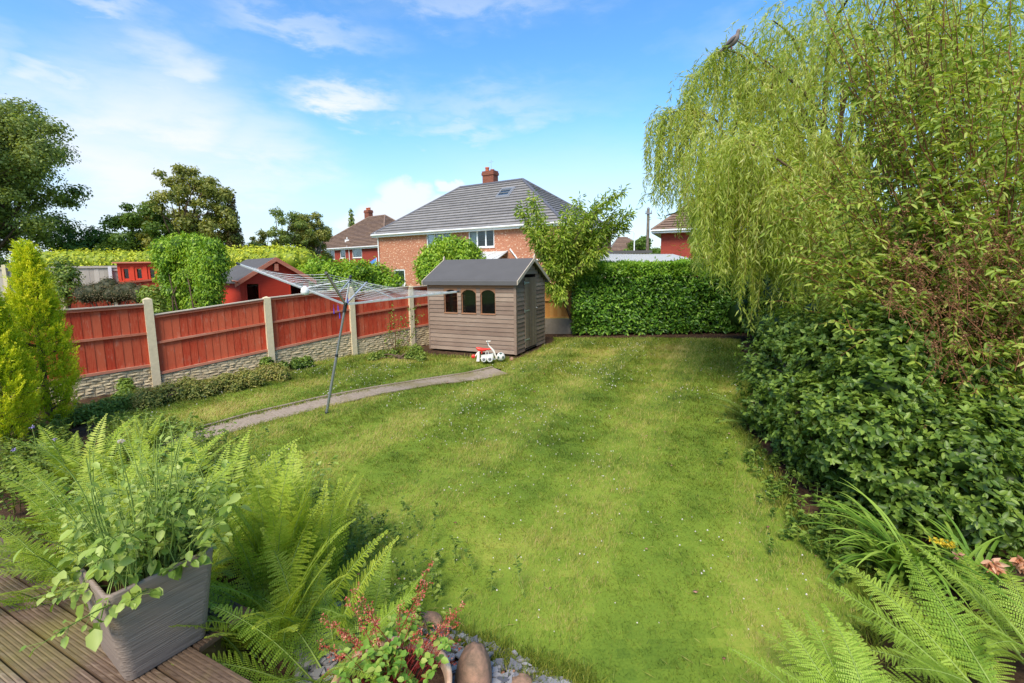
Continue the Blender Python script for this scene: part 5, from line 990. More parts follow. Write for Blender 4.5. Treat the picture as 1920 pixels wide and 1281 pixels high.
# ================================================================== PIGEON
pg = dp(1371, 93, 9.0); bird = thing('pigeon', 'grey wood pigeon perched on an arching willow branch against the sky', 'bird', pg)
fx = norm(np.array([.75, -.25, 0])); up_ = np.array([0, 0, 1.]); bb = B()
prof = [(-.20, .0, .012), (-.15, .02, .022), (-.10, .045, .040), (-.05, .08, .060), (0, .12, .075), (.045, .165, .074), (.08, .205, .058), (.095, .24, .038), (.10, .268, .031), (.104, .295, .033), (.112, .318, .028), (.122, .328, .012)]
ax_ = np.array([pg + fx * a_ + up_ * (h_ - .0) for a_, h_, _ in prof]); bb.tube(ax_, [r_ for *_, r_ in prof], 14)
put('body', (bb, plain('pigeon_plumage', srgb(118, 106, 100), .7, .2, 0, .2, 30)), bird); bb = B()
sdv = np.cross(fx, up_)
for sg in (-1, 1):
    P = [pg + fx * a_ + up_ * h_ + sdv * sg * w_ for a_, h_, w_ in ((.06, .19, .06), (.0, .14, .076), (-.08, .075, .055), (-.17, .02, .02))]; bb.tube(P, [.012, .03, .022, .006], 8)
put('wing', (bb, plain('pigeon_wing', srgb(84, 80, 80), .7, .2)), bird); bb = B(); P = [pg + fx * a_ + up_ * h_ for a_, h_ in ((-.13, .03), (-.2, -.02), (-.27, -.07))]; bb.tube(P, [.03, .028, .022], 8); put('tail', (bb, plain('pigeon_tail', srgb(96, 92, 84), .7, .2)), bird)
bb = B(); bb.lathe(pg + fx * .125 + up_ * .312, [(.009, 0), (.006, .015), (.001, .03)], 8, axis=fx - up_ * .3); put('beak', (bb, plain('pigeon_beak', srgb(190, 150, 80), .5, .3)), bird)
bb = B(); [bb.tube([pg + fx * .0 + sdv * sg * .025 + up_ * .07, pg + fx * .01 + sdv * sg * .02 + up_ * -.0], .006, 5) for sg in (-1, 1)]; put('leg', (bb, plain('pigeon_leg', srgb(170, 90, 80), .6, .3)), bird)
bb = B(); [bb.lathe(pg + fx * .112 + up_ * .305 + sdv * sg * .025, [(.006, 0), (.004, .004), (.0005, .005)], 8, axis=sdv * sg) for sg in (-1, 1)]; put('eye', (bb, M['blackpl']), bird)

# ================================================================== GOLDEN CONIFERS (left foreground)
def golden(label, u, v0, vbase, Y, wpx, seed):
    rg = np.random.default_rng(seed); p = dp(u, vbase, Y); base = np.array([p[0], p[1], 0]); zt = dp(u, v0, Y)[2]; Rm = wpx / FPX * Y / 2
    t = thing('golden_conifer', label, 'conifer', base, 'golden conifers in the left bed'); b = B(); b.tube([base, [*base[:2], zt * .9]], [.05, .008], 7); C_, D_, r_ = [], [], []
    for k in range(1500):                                  # upright sprays
        h = rg.random() ** .8; z = .12 + (zt - .12) * h; prof = Rm * (min(1, .55 + h * 1.5) if h < .3 else (1 - ((h - .3) / .7) ** 1.5)) + .015; a = rg.random() * 6.283
        lump = 1 + .6 * (fbm(a * 1.2 + 3, z * 1.6, 1.3, seed) - .5) * 2; q = rg.uniform(.55, 1.02) * prof * lump; o_ = np.array([math.cos(a), math.sin(a), 0]); c = base + o_ * q + [0, 0, z]
        ax = norm(o_ * rg.uniform(.25, .75) + [0, 0, 1] + rg.normal(size=3) * .15); L = rg.uniform(.09, .2); sd = norm(np.cross(ax, rdir(rg, 1)[0])); tn = rg.normal() * .12 + (.12 if q > prof * .8 else -.12)
        if k % 12 == 0: b.tube([[*base[:2], z - .1], c], [.012, .004], 4, cap=False)
        for m in range(46):
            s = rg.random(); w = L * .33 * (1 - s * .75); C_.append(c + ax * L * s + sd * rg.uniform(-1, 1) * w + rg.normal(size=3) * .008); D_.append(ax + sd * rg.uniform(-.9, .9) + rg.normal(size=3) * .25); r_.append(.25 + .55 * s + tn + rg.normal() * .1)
    C_, D_ = np.array(C_), np.array(D_); n = len(C_); put('trunk', (b, M['bark']), t)
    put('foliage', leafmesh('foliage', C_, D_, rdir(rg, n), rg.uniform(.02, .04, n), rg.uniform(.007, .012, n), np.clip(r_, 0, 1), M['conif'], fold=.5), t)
golden('taller golden yellow conifer with a pointed tip against the red fence', 92, 474, 775, 6.3, 84, 110)
golden('nearer shorter golden yellow conifer cut by the left edge', 4, 538, 815, 5.6, 104, 111)

# ================================================================== RIGHT SIDE SHRUBS
rg = np.random.default_rng(120)
cs = []; rs = []
for u in range(1438, 1960, 56):
    vb = np.interp(u, [1400, 1480, 1560, 1650, 1800, 1950], [805, 915, 990, 1060, 1100, 1110]); Yc = gp(u, vb)[1] + .12; vt = np.interp(u, [1400, 1480, 1560, 1650, 1750, 1850, 1950], [650, 605, 600, 625, 680, 750, 800])
    for q in np.linspace(0, 1, 6):
        v = vt + (vb - vt) * q + rg.uniform(-14, 14); r_ = rg.uniform(.2, .42); Y_ = Yc - .12 + .9 * (1 - q) ** 1.3 + .75 * max(0, q - .55) / .45 + rg.uniform(-.12, .12); c = dp(u + rg.uniform(-22, 22), v, Y_); c[2] = max(c[2], .18); c = c + norm(c * [1, 1, 0]) * r_ * .7 - [0, 0, r_ * .25]; cs.append(c); rs.append(r_)
bush('green_shrub', 'large dark green rounded shrub bulging over the right edge of the lawn', cs, rs, 80000, .058, .032, M['shrub'], 121, hi=True, core=.42, cull=.62, shell=.7, ros=7)
rg = np.random.default_rng(122); pts = [(1790, 1000, 3.8), (1850, 960, 3.8), (1910, 990, 3.6), (1880, 1040, 3.5), (1830, 1060, 3.5), (1940, 1040, 3.4), (1760, 950, 4.1), (1960, 940, 3.6)]
bush('leafy_shrub', 'lighter leafy shrub at the right edge above the withered flowers', [dp(*p) for p in pts], rg.uniform(.2, .3, len(pts)), 8500, .055, .034, M['shrub'], 123, hi=True, core=.3, cull=.5, ros=6, tone=lambda P, r: r.random(len(P)) * .6 + .4)
# dark hedge mass under and behind the willow
rg = np.random.default_rng(124); cs = []; rs = []
for i in range(95):
    q = rg.random(); y_ = 3.8 + q * 12; x_ = 6.7 + .10 * y_ + rg.uniform(-.3, .5); cs.append([x_, y_, rg.uniform(.4, 2.6)]); rs.append(rg.uniform(.6, .85))
for u, v, Y in [(1400, 600, 12.6), (1430, 560, 12), (1460, 600, 11), (1420, 620, 11.6), (1480, 560, 10.5), (1400, 540, 12.8), (1370, 590, 13.4), (1480, 640, 9.6), (1510, 600, 9.2), (1450, 620, 10.4)]: cs.append(dp(u, v, Y) + [.4, 0, 0]); rs.append(.62)
bush('boundary_hedge', 'tall dark overgrown hedge under and behind the willow', cs, rs, 70000, .11, .05, M['shrub'], 125, 'hedge', core=.7, cull=.6, shell=.5, ros=5)
# arching shrub with reddish stems and dry flower heads
rg = np.random.default_rng(130); base = np.array([5.0, 4.75, 0]); ar = thing('arching_shrub', 'tall arching shrub with red brown stems and dry flower heads filling the right edge', 'shrub', base); sb = B(); C_, D_, fc, fd = [], [], [], []
def arching(P, leafy=1.0, r0=.016, side=True):
    m = len(P); sb.tube(P, np.linspace(r0, .0025, m), 5, cap=False); T = norm(np.gradient(P, axis=0))
    for k in range(int(m * .3), m):
        if rg.random() > leafy: continue
        for s in (-1, 1):
            sd = norm(np.cross(T[k], [0, 0, 1.]) * s + rg.normal(size=3) * .45); C_.append(P[k]); D_.append(sd + T[k] * .45 + [0, 0, -.25])
        if side and rg.random() < .42 and k < m - 3:
            o_ = norm(T[k] * .6 + rdir(rg, 1)[0]); L = rg.uniform(.15, .5); Q = [P[k] + o_ * L * t_ + np.array([0, 0, -.25]) * (L * t_) ** 2 * 2 for t_ in np.linspace(0, 1, 8)]; sb.tube(Q, np.linspace(.004, .0015, 8), 3, cap=False); TQ = norm(np.gradient(np.array(Q), axis=0))
            for j in range(1, 8):
                for s in (-1, 1): C_.append(Q[j]); D_.append(norm(np.cross(TQ[j], [0, 0, 1.]) * s + rg.normal(size=3) * .5) + TQ[j] * .5 + [0, 0, -.2])
def arc(a, bnd, c, n=34): t = np.linspace(0, 1, n)[:, None]; return (1 - t) ** 2 * np.array(a) + 2 * t * (1 - t) * np.array(bnd) + t * t * np.array(c)
ends = []
for u, v, Y in [(1620, 90, 4.6), (1560, 20, 5.0), (1690, -40, 4.6), (1760, -80, 4.4), (1840, -60, 4.2), (1900, -20, 4.4), (1980, 20, 4.6), (1640, 250, 4.2), (1700, 150, 4.2), (1790, 60, 4.0), (1870, 120, 4.0), (1950, 200, 4.0), (1600, 380, 4.4), (1560, 300, 4.9),
                (1480, 530, 4.8), (1520, 560, 4.4), (1600, 540, 4.2), (1650, 500, 4.0), (1700, 560, 3.9), (1760, 470, 3.9), (1830, 380, 3.9), (1900, 420, 3.8), (1750, 260, 4.2), (1660, 620, 4.2), (1800, 640, 3.9), (1880, 560, 3.8), (1740, 360, 4.2), (1960, 540, 3.8), (1580, 470, 4.6), (1820, 250, 4.1), (1900, 290, 4.2), (1930, 640, 3.9), (1840, 720, 4.0), (1540, 120, 5.2), (1610, -60, 5.0), (1460, 400, 5.2)]: ends.append(dp(u, v, Y))
for i, e_ in enumerate(ends):
    for k in range(5):
        e = e_ + rg.normal(size=3) * .17; b0 = base + rg.normal(size=3) * [.22, .22, 0]; mid = b0 + (e - b0) * rg.uniform(.35, .6) + [0, 0, .35 + .35 * rg.random() + .12 * np.linalg.norm((e - b0)[:2])]
        P = arc(b0, mid, e); P += np.cumsum(rg.normal(size=P.shape) * .012, 0); arching(P, .95, rg.uniform(.005, .013))
for k in range(430):                                      # dry brown flower panicles in the lower half
    u, v, Y = rg.uniform(1660, 1960), rg.normal(585, 85), rg.uniform(3.6, 4.6); c = dp(u, v, Y)
    if u < 1700 and v > 600: continue
    o_ = norm(rdir(rg, 1)[0] * .7 + [-.3, 0, .9]); L = rg.uniform(.1, .24); sb.tube([c - o_ * L, c, c + o_ * L], [.003, .002, .001], 3, cap=False)
    for j in range(34): s = rg.random(); fc.append(c + o_ * L * (s * 1.3 - .2) + rdir(rg, 1)[0] * .03 * (1.1 - s)); fd.append(rdir(rg, 1)[0])
for k in range(200):                                       # bare twiggy lower stems
    e = base + [rg.uniform(-1.5, .6), rg.uniform(-1.0, .5), rg.uniform(.7, 2.1)]; b0 = base + rg.normal(size=3) * [.2, .2, 0]; sb.tube(arc(b0, (b0 + e) / 2 + [0, 0, .2], e, 10), np.linspace(.010, .002, 10), 4, cap=False)
put('stem', (sb, M['redstem']), ar); C_, D_ = np.array(C_), np.array(D_); n = len(C_)
put('foliage', leafmesh('foliage', C_, D_, rdir(rg, n) * .6 + [0, -.2, .8], rg.uniform(.045, .085, n), rg.uniform(.02, .03, n), rg.random(n) * .75 + .2, M['arch'], hi=True, droop=.25), ar)
fc, fd = np.array(fc), np.array(fd); put('flower', leafmesh('flower', fc, fd, rdir(rg, len(fc)), .016, .011, rg.random(len(fc)), M['seed']), ar)

# ================================================================== FERNS
def fern(label, base, nf, L, mat, seed, el=(60, 80), az=(0, 360), arch=1.0, m=26, fine=True, name='fern', group='ferns in the foreground beds', wid=.2, stemmat='greenstem'):
    rg = np.random.default_rng(seed); base = np.array(base, float); t = thing(name, label, 'fern', base, group); sb = B(); C_, D_, N_, L_, W_, R_ = [], [], [], [], [], []
    for i in range(nf):
        a = R(az[0] + (az[1] - az[0]) * (i + rg.random()) / nf); e = R(rg.uniform(*el)); ln = L * rg.uniform(.72, 1.08); o_ = np.array([math.cos(a), math.sin(a), 0]); p = base + o_ * .05 + rg.normal(size=3) * [.04, .04, 0]
        P, T = [], []; tot = rg.uniform(.45, 1.0) * arch; tw = rg.normal() * .25; sdv = np.array([-math.sin(a), math.cos(a), 0])
        for k in range(m + 1):
            s = k / m; ee = e - tot * s ** 1.6; d = o_ * math.cos(ee) + np.array([0, 0, math.sin(ee)]) + sdv * tw * s; d /= np.linalg.norm(d); P.append(p.copy()); T.append(d); p = p + d * ln / m
        P, T = np.array(P), np.array(T); sb.tube(P, np.linspace(.006, .0012, m + 1), 4, cap=False); tone_ = rg.normal() * .12
        for k in range(int(m * .14), m + 1):
            s = k / m; ls = ln * wid * min(1, ((s - .08) / .32)) ** .7 * max(.03, (1 - s)) ** .75 * 1.25; S = norm(np.cross(T[k], np.cross(T[k], o_) if False else np.array([0, 0, 1.]))); up_ = np.cross(S, T[k])
            for sg in (-1, 1):
                q = norm(S * sg + T[k] * .38 + up_ * .12 - np.array([0, 0, .10]) + rg.normal(size=3) * .05); nn_ = norm(up_ + rg.normal(size=3) * .12)
                if fine:
                    kk = 9; 
                    for j in range(kk):
                        w = (j + .6) / kk; c = P[k] + q * ls * w - np.array([0, 0, .12]) * ls * w * w; hh = ln / m * .72 * (1 - .75 * w)
                        side = norm(np.cross(nn_, q))
                        for s2 in (-1, 1): C_.append(c); D_.append(side * s2 + q * .55); N_.append(nn_); L_.append(max(.004, hh)); W_.append(max(.003, ls / kk * .95)); R_.append(rg.random() * .45 + .25 + tone_ + .25 * s)
                else: C_.append(P[k]); D_.append(q); N_.append(nn_); L_.append(max(.012, ls)); W_.append(ln / m * .8); R_.append(rg.random() * .45 + .25 + tone_ + .25 * s)
    put('stem', (sb, M[stemmat]), t); put('frond', leafmesh('frond', np.array(C_), np.array(D_), np.array(N_), np.array(L_), np.array(W_), np.clip(R_, 0, 1), mat, fold=.1, droop=.08), t)
G0 = lambda u, v: gp(u, v, 0.0)
fp = lambda x, y: (x, y, 0)
F_ = M['fern']; FB = M['fernb']
fern('tallest upright fern clump just right of the planter', fp(-1.55, 2.78), 24, 1.06, F_, 200, (77, 90), arch=.55)
fern('upright fern with pale tips at the right side of the fern bank, nearest the lawn', fp(-1.38, 3.0), 19, .9, F_, 201, (76, 90), arch=.55)
fern('upright fern directly behind the back corner of the planter', fp(-1.75, 3.15), 18, .9, F_, 202, (74, 90), arch=.6)
fern('bright low fern drooping over the deck in front of the tall fern clump', fp(-1.08, 2.3), 12, .7, FB, 203, (42, 70), arch=1.25, wid=.25)
fern('bushy fern squeezed between the planter and the tall fern clump', fp(-1.45, 2.45), 16, .85, F_, 218, (60, 84), arch=.9)
fern('fern with fronds over the deck edge below the tall clump', fp(-1.3, 2.5), 15, .74, F_, 219, (56, 82), arch=1.0)
fern('fern hanging over the left deck boards', (-2.15, 2.78, .05), 16, .82, F_, 222, (46, 76), arch=1.1)
fern('fern at the left edge with fronds hanging over the deck', (-2.75, 2.65, .1), 16, .85, F_, 223, (44, 76), arch=1.15)
fern('fern in the dark bed in front of the golden conifers', fp(-3.9, 4.2), 15, .8, F_, 224, (50, 78), fine=False, m=30)
fern('fern filling the gap behind the left deck boards', fp(-2.75, 3.3), 15, .85, F_, 220, (52, 80), fine=False, m=34)
fern('fern standing among herbs above the left deck corner', fp(-3.3, 4.1), 15, .85, F_, 221, (52, 80), fine=False, m=34)
fern('small bright fern beside the heuchera bowl', fp(-.88, 2.55), 10, .45, FB, 204, (45, 72), arch=1.1, wid=.24)
fern('arching fern at the far left edge behind the deck', fp(-3.05, 3.1), 15, 1.05, F_, 205, (50, 76), arch=1.1)
fern('fern leaning on the left side of the planter', fp(-2.45, 2.95), 14, .95, F_, 206, (50, 78), arch=1.1)
fern('wide fern behind the planter leaves on the left', fp(-2.6, 3.7), 16, .92, F_, 207, (52, 78), arch=1.0, fine=False, m=34)
fern('fern at the near end of the concrete path', fp(-2.7, 4.3), 13, .55, F_, 208, (55, 80), fine=False, m=34)
fern('fern behind the planter towards the lawn', fp(-2.05, 3.6), 14, .68, F_, 209, (55, 80), fine=False, m=34)
fern('fern below the nearer golden conifer', fp(-4.55, 4.6), 12, .85, F_, 210, (50, 78), fine=False, m=30)
fern('fern at the foot of the taller golden conifer', fp(-4.5, 5.3), 12, .65, F_, 211, (50, 78), fine=False, m=30)
fern('fern between the golden conifers and the path end', fp(-3.8, 4.6), 12, .5, F_, 212, (50, 78), fine=False, m=30)
fern('low fern cut by the left edge above the deck', fp(-3.6, 3.6), 13, .9, F_, 213, (48, 76), fine=False, m=34)
fern('large pale fern spreading from the bottom right corner', fp(2.45, 2.05), 20, .78, FB, 214, (20, 46), (60, 290), arch=.8, wid=.24)
fern('pale fern at the right edge behind the bottom right corner fern', fp(2.95, 2.3), 14, .62, FB, 215, (30, 60), (40, 300), arch=.9, wid=.24)
fern('low pale fern reaching in from the bottom edge on the right', fp(1.62, 1.78), 11, .62, FB, 216, (36, 66), (50, 200), arch=1.0, wid=.24)
fern('dark bluish fern tucked under the left side of the green shrub', G0(1425, 800), 11, .7, M['shrub'], 217, (20, 55), (120, 300), fine=False, m=28)

# ================================================================== STRAP LEAVES, WITHERED FLOWERS, YELLOW SPIKE
def straps(name, label, base, nn, L, seed, az=(0, 360), w=.02, group=None):
    rg = np.random.default_rng(seed); base = np.array(base, float); t = thing(name, label, 'plant', base, group); V, F, rr = [], [], []
    for i in range(nn):
        a = R(rg.uniform(*az)); e = R(rg.uniform(50, 85)); o_ = np.array([math.cos(a), math.sin(a), 0]); sd = np.array([-math.sin(a), math.cos(a), 0]); p = base + rg.normal(size=3) * [.06, .06, 0]; ln = L * rg.uniform(.6, 1.1); m = 12; tot = rg.uniform(1.1, 2.0); o0 = len(V)
        for k in range(m + 1):
            s = k / m; ee = e - tot * s ** 1.3; d = o_ * math.cos(ee) + np.array([0, 0, math.sin(ee)]); hw = w * .5 * min(1, .6 + s * 2) * (1 - s ** 3) + .0008; V += [p - sd * hw, p + [0, 0, -hw * .35], p + sd * hw]; p = p + d * ln / m
        for k in range(m):
            for j in range(2): F.append((o0 + k * 3 + j, o0 + k * 3 + j + 1, o0 + k * 3 + j + 4, o0 + k * 3 + j + 3)); rr.append(0)
        q = rg.random(); rr[-2 * m:] = [q] * (2 * m)
    put('leaf', mesh_np('leaf', V, F, M['iris'], rr, smooth=True), t); return t
lily = straps('strap_leaf_plant', 'clump of arching strap leaves between the bottom right ferns and the shrub', fp(2.75, 3.0), 80, .8, 230, (90, 300), w=.026)
straps('strap_leaf_plant', 'upright strap leaved clump under the withered orange flowers at the right edge', fp(3.2, 2.95), 44, .62, 231, w=.024)
def flowerhead(name, label, p, seed, stem0, mat, n=60, size=.03, r=.03):
    rg = np.random.default_rng(seed); p = np.array(p); t = thing(name, label, 'flower', stem0, None); b = B(); b.tube(arc(stem0, (np.array(stem0) + p) / 2 + [.03, 0, .05], p, 8), .004, 5); put('stem', (b, M['greenstem']), t)
    o_ = rdir(rg, n); put('petal', leafmesh('petal', p + o_ * r * .25 + [0, 0, 0], norm(o_ + [0, 0, -.9]), rdir(rg, n), size * rg.uniform(.6, 1.2, n), size * .55, rg.random(n), mat, hi=True, droop=.4), t)
flowerhead('withered_flower', 'left of two withered orange flower heads at the right edge', dp(1862, 1056, 2.7), 232, (2.95, 2.8, 0), M['deadfl'], 40, .06)
flowerhead('withered_flower', 'right hand withered orange flower head cut by the right edge', dp(1912, 1052, 2.65), 233, (3.05, 2.75, 0), M['deadfl'], 40, .06)
rg = np.random.default_rng(234); a = dp(1750, 1012, 2.85); c = dp(1790, 1024, 2.82); ys = thing('yellow_flower_spike', 'small leaning yellow flower spike in front of the dark shrub', 'flower', (2.9, 2.85, 0)); b = B(); b.tube(arc((2.9, 2.85, 0), c + [.1, 0, .05], a, 12), .0035, 5); put('stem', (b, M['greenstem']), ys)
q = rg.random(90)[:, None]; P = c + (a - c) * q + rdir(rg, 90) * .018; put('flower', leafmesh('flower', P, rdir(rg, 90), rdir(rg, 90), .02, .012, rg.random(90), M['yelfl'], hi=True), ys)
flowerhead('pink_bud', 'single dull pink bud left of the withered flowers', dp(1796, 1040, 2.8), 235, (3.05, 3.15, 0), M['litter'], 30, .03)

# ================================================================== FENCE-SIDE PLANTING
rg = np.random.default_rng(240); cs = []
for i in range(34):
    q = i / 33; u = 250 + 275 * q + rg.uniform(-6, 6); v = 752 - 56 * q + rg.uniform(-8, 8); c = gp(u, v + 8, 0.08); cs.append(c + [0, .1, rg.uniform(0, .12)])
bush('edging_plants', 'low mixed yellow and green edging plants along the foot of the stone wall', cs, .17, 17000, .04, .022, M['edge'], 241, 'low plants', core=.6, cull=.5, up=1.2, hi=True)
bush('ivy_clump', 'dark green ivy clump climbing at the third concrete post', [gp(505, 692, .1), gp(530, 688, .12), gp(555, 682, .14), gp(575, 678, .14), gp(500, 680, .2)], .13, 3000, .05, .035, M['shrub'], 242, 'ivy', core=.4, hi=True, up=.8)
bush('ivy_clump', 'ivy growing up the stone wall beside the second concrete post', [gp(240, 735, .15), gp(235, 722, .22), gp(245, 748, .1), gp(262, 742, .1), gp(228, 745, .1)], .12, 2600, .045, .032, M['shrub'], 243, 'ivy', core=.3, hi=True, up=.8, tone=lambda P, r: r.random(len(P)) * .6 + .4)
bush('wall_plant', 'yellow green weeds spilling at the wall foot left of the second post', [gp(130 + 22 * i, 785 - 6 * i, .1) for i in range(6)], .17, 5000, .045, .026, M['bushy'], 244, 'weeds', core=.5, hi=True, up=.8)
bush('weeds', 'scruffy green weeds at the back corner left of the shed', [gp(770, 668, .08), gp(785, 660, .14), gp(790, 672, .06), gp(740, 664, .06), gp(715, 668, .04), gp(700, 672, .04), gp(778, 655, .2)], .14, 3400, .05, .028, M['bushy'], 245, 'weeds', core=.4, hi=True, up=.8)
rg = np.random.default_rng(246); base = gp(742, 668); sp = thing('sapling', 'thin twiggy sapling with yellow green leaves against the last red panels', 'sapling', base); b = B(); C_ = []
for u, v in [(728, 590), (735, 575), (740, 600), (750, 640), (762, 600), (775, 580), (785, 572), (782, 600), (790, 590), (760, 625), (730, 620), (775, 630)]:
    P = limb(base, dp(u, v, base[1] - .15), rg, .15, 10); b.tube(P, np.linspace(.008, .002, 10), 4, cap=False)
    for k in range(4, 10): C_ += [P[k] + rdir(rg, 1)[0] * .06 for _ in range(5)]
put('stem', (b, M['redstem']), sp); C_ = np.array(C_); n = len(C_); put('foliage', leafmesh('foliage', C_, rdir(rg, n), rdir(rg, n), .05, .03, rg.random(n), M['bushy'], hi=True), sp)
# loose herbs filling the left bed
rg = np.random.default_rng(250)
def herbs(name, label, area, nst, hh, mat, seed, leafL=.05, leafW=.03, per=16, cat='herb'):
    rg = np.random.default_rng(seed); A_ = np.array(area); t = thing(name, label, cat, [A_[:, 0].mean(), A_[:, 1].mean(), 0]); b = B(); C_, D_ = [], []
    for i in range(nst):
        k = rg.integers(len(A_)); p = np.array([*(A_[k][:2] + rg.normal(size=2) * .2), 0]); h = hh * rg.uniform(.5, 1.15); e = p + [*(rg.normal(size=2) * .13 * h / .5), h]; P = limb(p, e, rg, .06, 8); b.tube(P, np.linspace(.004, .0015, 8), 3, cap=False)
        s = rg.uniform(.15, 1, per); idx = s * 7; i0 = np.clip(idx.astype(int), 0, 6); f_ = (idx - i0)[:, None]; q = P[i0] * (1 - f_) + P[i0 + 1] * f_; C_.append(q); d = rdir(rg, per); d[:, 2] = np.abs(d[:, 2]) * .3; D_.append(d)
    C_, D_ = np.concatenate(C_), np.concatenate(D_); n = len(C_); put('stem', (b, M['greenstem']), t); put('foliage', leafmesh('foliage', C_, D_, rdir(rg, n) * .4 + [0, 0, 1], leafL * rg.uniform(.5, 1.2, n), leafW * rg.uniform(.6, 1.2, n), rg.random(n), mat, hi=True, droop=.25), t); return t
herbs('wild_herbs', 'tangle of pale green herbs between the left ferns and the path end', [(-3.2, 4.0), (-2.9, 4.2), (-2.6, 4.1), (-3.5, 4.5), (-2.3, 4.1), (-3.4, 4.9), (-3.9, 5.2), (-3.0, 4.5)], 300, .4, M['bushy'], 251)
herbs('wild_herbs', 'low herbs and seedlings under the golden conifers', [(-4.4, 5.6), (-4.9, 5.2), (-4.8, 6.0), (-4.3, 4.9), (-4.6, 4.3), (-5.3, 6.2), (-5.0, 5.6), (-4.2, 4.7), (-5.4, 5.0), (-4.9, 4.6)] + [tuple(gp(u, v)[:2]) for u, v in ((10, 800), (60, 830), (20, 870), (100, 800), (110, 840), (-30, 840), (30, 910), (80, 880))], 700, .28, M['bushy'], 252)
herbs('wild_herbs', 'weedy green stems between the tall fern clump and the lawn', [(-1.0, 3.4), (-.8, 3.0), (-1.3, 3.7), (-.6, 2.8), (-1.35, 3.5)], 90, .24, M['bushy'], 253, .04, .022)
herbs('wild_herbs', 'soft green herbs between the deck and the left ferns', [(-2.8, 3.3), (-2.2, 3.4), (-3.3, 3.5), (-1.7, 3.2), (-2.0, 3.9)], 200, .55, M['mint'], 254)
herbs('ground_ivy', 'dark ground ivy creeping out from under the green shrub', [gp(u, v)[:2] for u, v in ((1480, 930), (1530, 1000), (1580, 1030), (1640, 1070), (1690, 1060), (1450, 870), (1740, 1080), (1800, 1090), (1420, 800), (1600, 990), (1680, 1010))], 420, .14, M['shrub'], 255, .045, .035, 12)
for k, (u, v) in enumerate(((26, 842), (78, 833), (102, 822), (60, 800))):
    flowerhead('geranium_flower', ['purple geranium flower nearest the left edge', 'purple geranium flower, second from the left edge', 'purple geranium flower, right hand one of the row', 'purple geranium flower highest under the golden conifer'][k], dp(u, v, 4.7), 260 + k, [*(dp(u, v, 4.8)[:2]), 0], M['purfl'], 14, .022, .02)

# ================================================================== PLANTER ON THE DECK
zr = DZ + .47; Fc, Rc, Lc = gp(196, 1128, zr), gp(404, 1030, zr), gp(122, 1064, zr); er = Rc - Fc; lenr = np.linalg.norm(er); er = er / lenr; el_ = np.array([-er[1], er[0], 0]); lenl = np.linalg.norm((Lc - Fc))
lenl = max(.36, min(.46, lenl)); 
plt = thing('planter', 'square grey ribbed resin planter standing on the wooden deck', 'planter', Fc * [1, 1, 0] + er * lenr / 2 + el_ * lenl / 2 + [0, 0, DZ]); ctr = Fc + er * lenr / 2 + el_ * lenl / 2
def rrect(hx, hy, rad, z, k=5):
    P = []
    for cx, cy, a0 in ((1, 1, 0), (-1, 1, 90), (-1, -1, 180), (1, -1, 270)):
        for j in range(k + 1): a = R(a0 + 90 * j / k); P.append(ctr * [1, 1, 0] + er * (cx * (hx - rad) + rad * math.cos(a)) + el_ * (cy * (hy - rad) + rad * math.sin(a)) + [0, 0, z])
    return P
b = B(); hx, hy = lenr / 2, lenl / 2; levels = [(.76, DZ + .004, .035), (.80, DZ + .03, .045), (.86, DZ + .16, .045), (.93, DZ + .31, .04), (.99, DZ + .44, .035), (1.0, zr, .03), (.985, zr + .012, .03), (.93, zr + .012, .025), (.915, zr, .02), (.88, zr - .1, .02)]
vs = []; 
for k_, z, rd in levels: vs += rrect(hx * k_, hy * k_, rd, z)
m = 24; b.add(vs, [(i * m + j, i * m + (j + 1) % m, (i + 1) * m + (j + 1) % m, (i + 1) * m + j) for i in range(len(levels) - 1) for j in range(m)], .5, True); b.add(vs[:m], [tuple(range(m))[::-1]]); put('pot', (b, M['planter']), plt)
b = B(); P = rrect(hx * .9, hy * .9, .02, zr - .07); b.add(P, [tuple(range(m))]); put('soil', (b, M['soil']), plt)
rg = np.random.default_rng(270); pb = ctr * [1, 1, 0] + [0, 0, zr - .07]; pp = thing('planter_herbs', 'leafy honesty like plants with heart shaped leaves filling the grey planter', 'plant', pb); sb = B(); C_, D_, N_, L_ = [], [], [], []
for i in range(125):
    o_ = er * rg.uniform(-hx, hx) * .75 + el_ * rg.uniform(-hy, hy) * .75; p0 = pb + o_; h = rg.uniform(.2, .55) if i < 100 else rg.uniform(.5, .78); lean = o_ / .2 * .16 + rg.normal(size=3) * [.09, .09, 0]; e = p0 + lean + [0, 0, h]
    if i % 9 == 0: e = p0 + o_ * 1.2 + [-.02, -.1, .12]
    P = limb(p0, e, rg, .06, 10); sb.tube(P, np.linspace(.0045, .0015, 10), 5, cap=False); nl = 13 if h < .6 else 8
    for k in range(nl):
        s = rg.uniform(.12, 1) ** .8; i0 = min(8, int(s * 9)); q = P[i0] + (P[i0 + 1] - P[i0]) * (s * 9 - i0); d = norm(rdir(rg, 1)[0] * [1, 1, .35]); pe = q + d * rg.uniform(.02, .05); sb.tube([q, pe], .0012, 3, cap=False); C_.append(pe); D_.append(d + [0, 0, -.35]); N_.append([0, -.15, 1] + rg.normal(size=3) * .35); L_.append(rg.uniform(.018, .06) * (1.15 - .5 * s * (h > .4)))
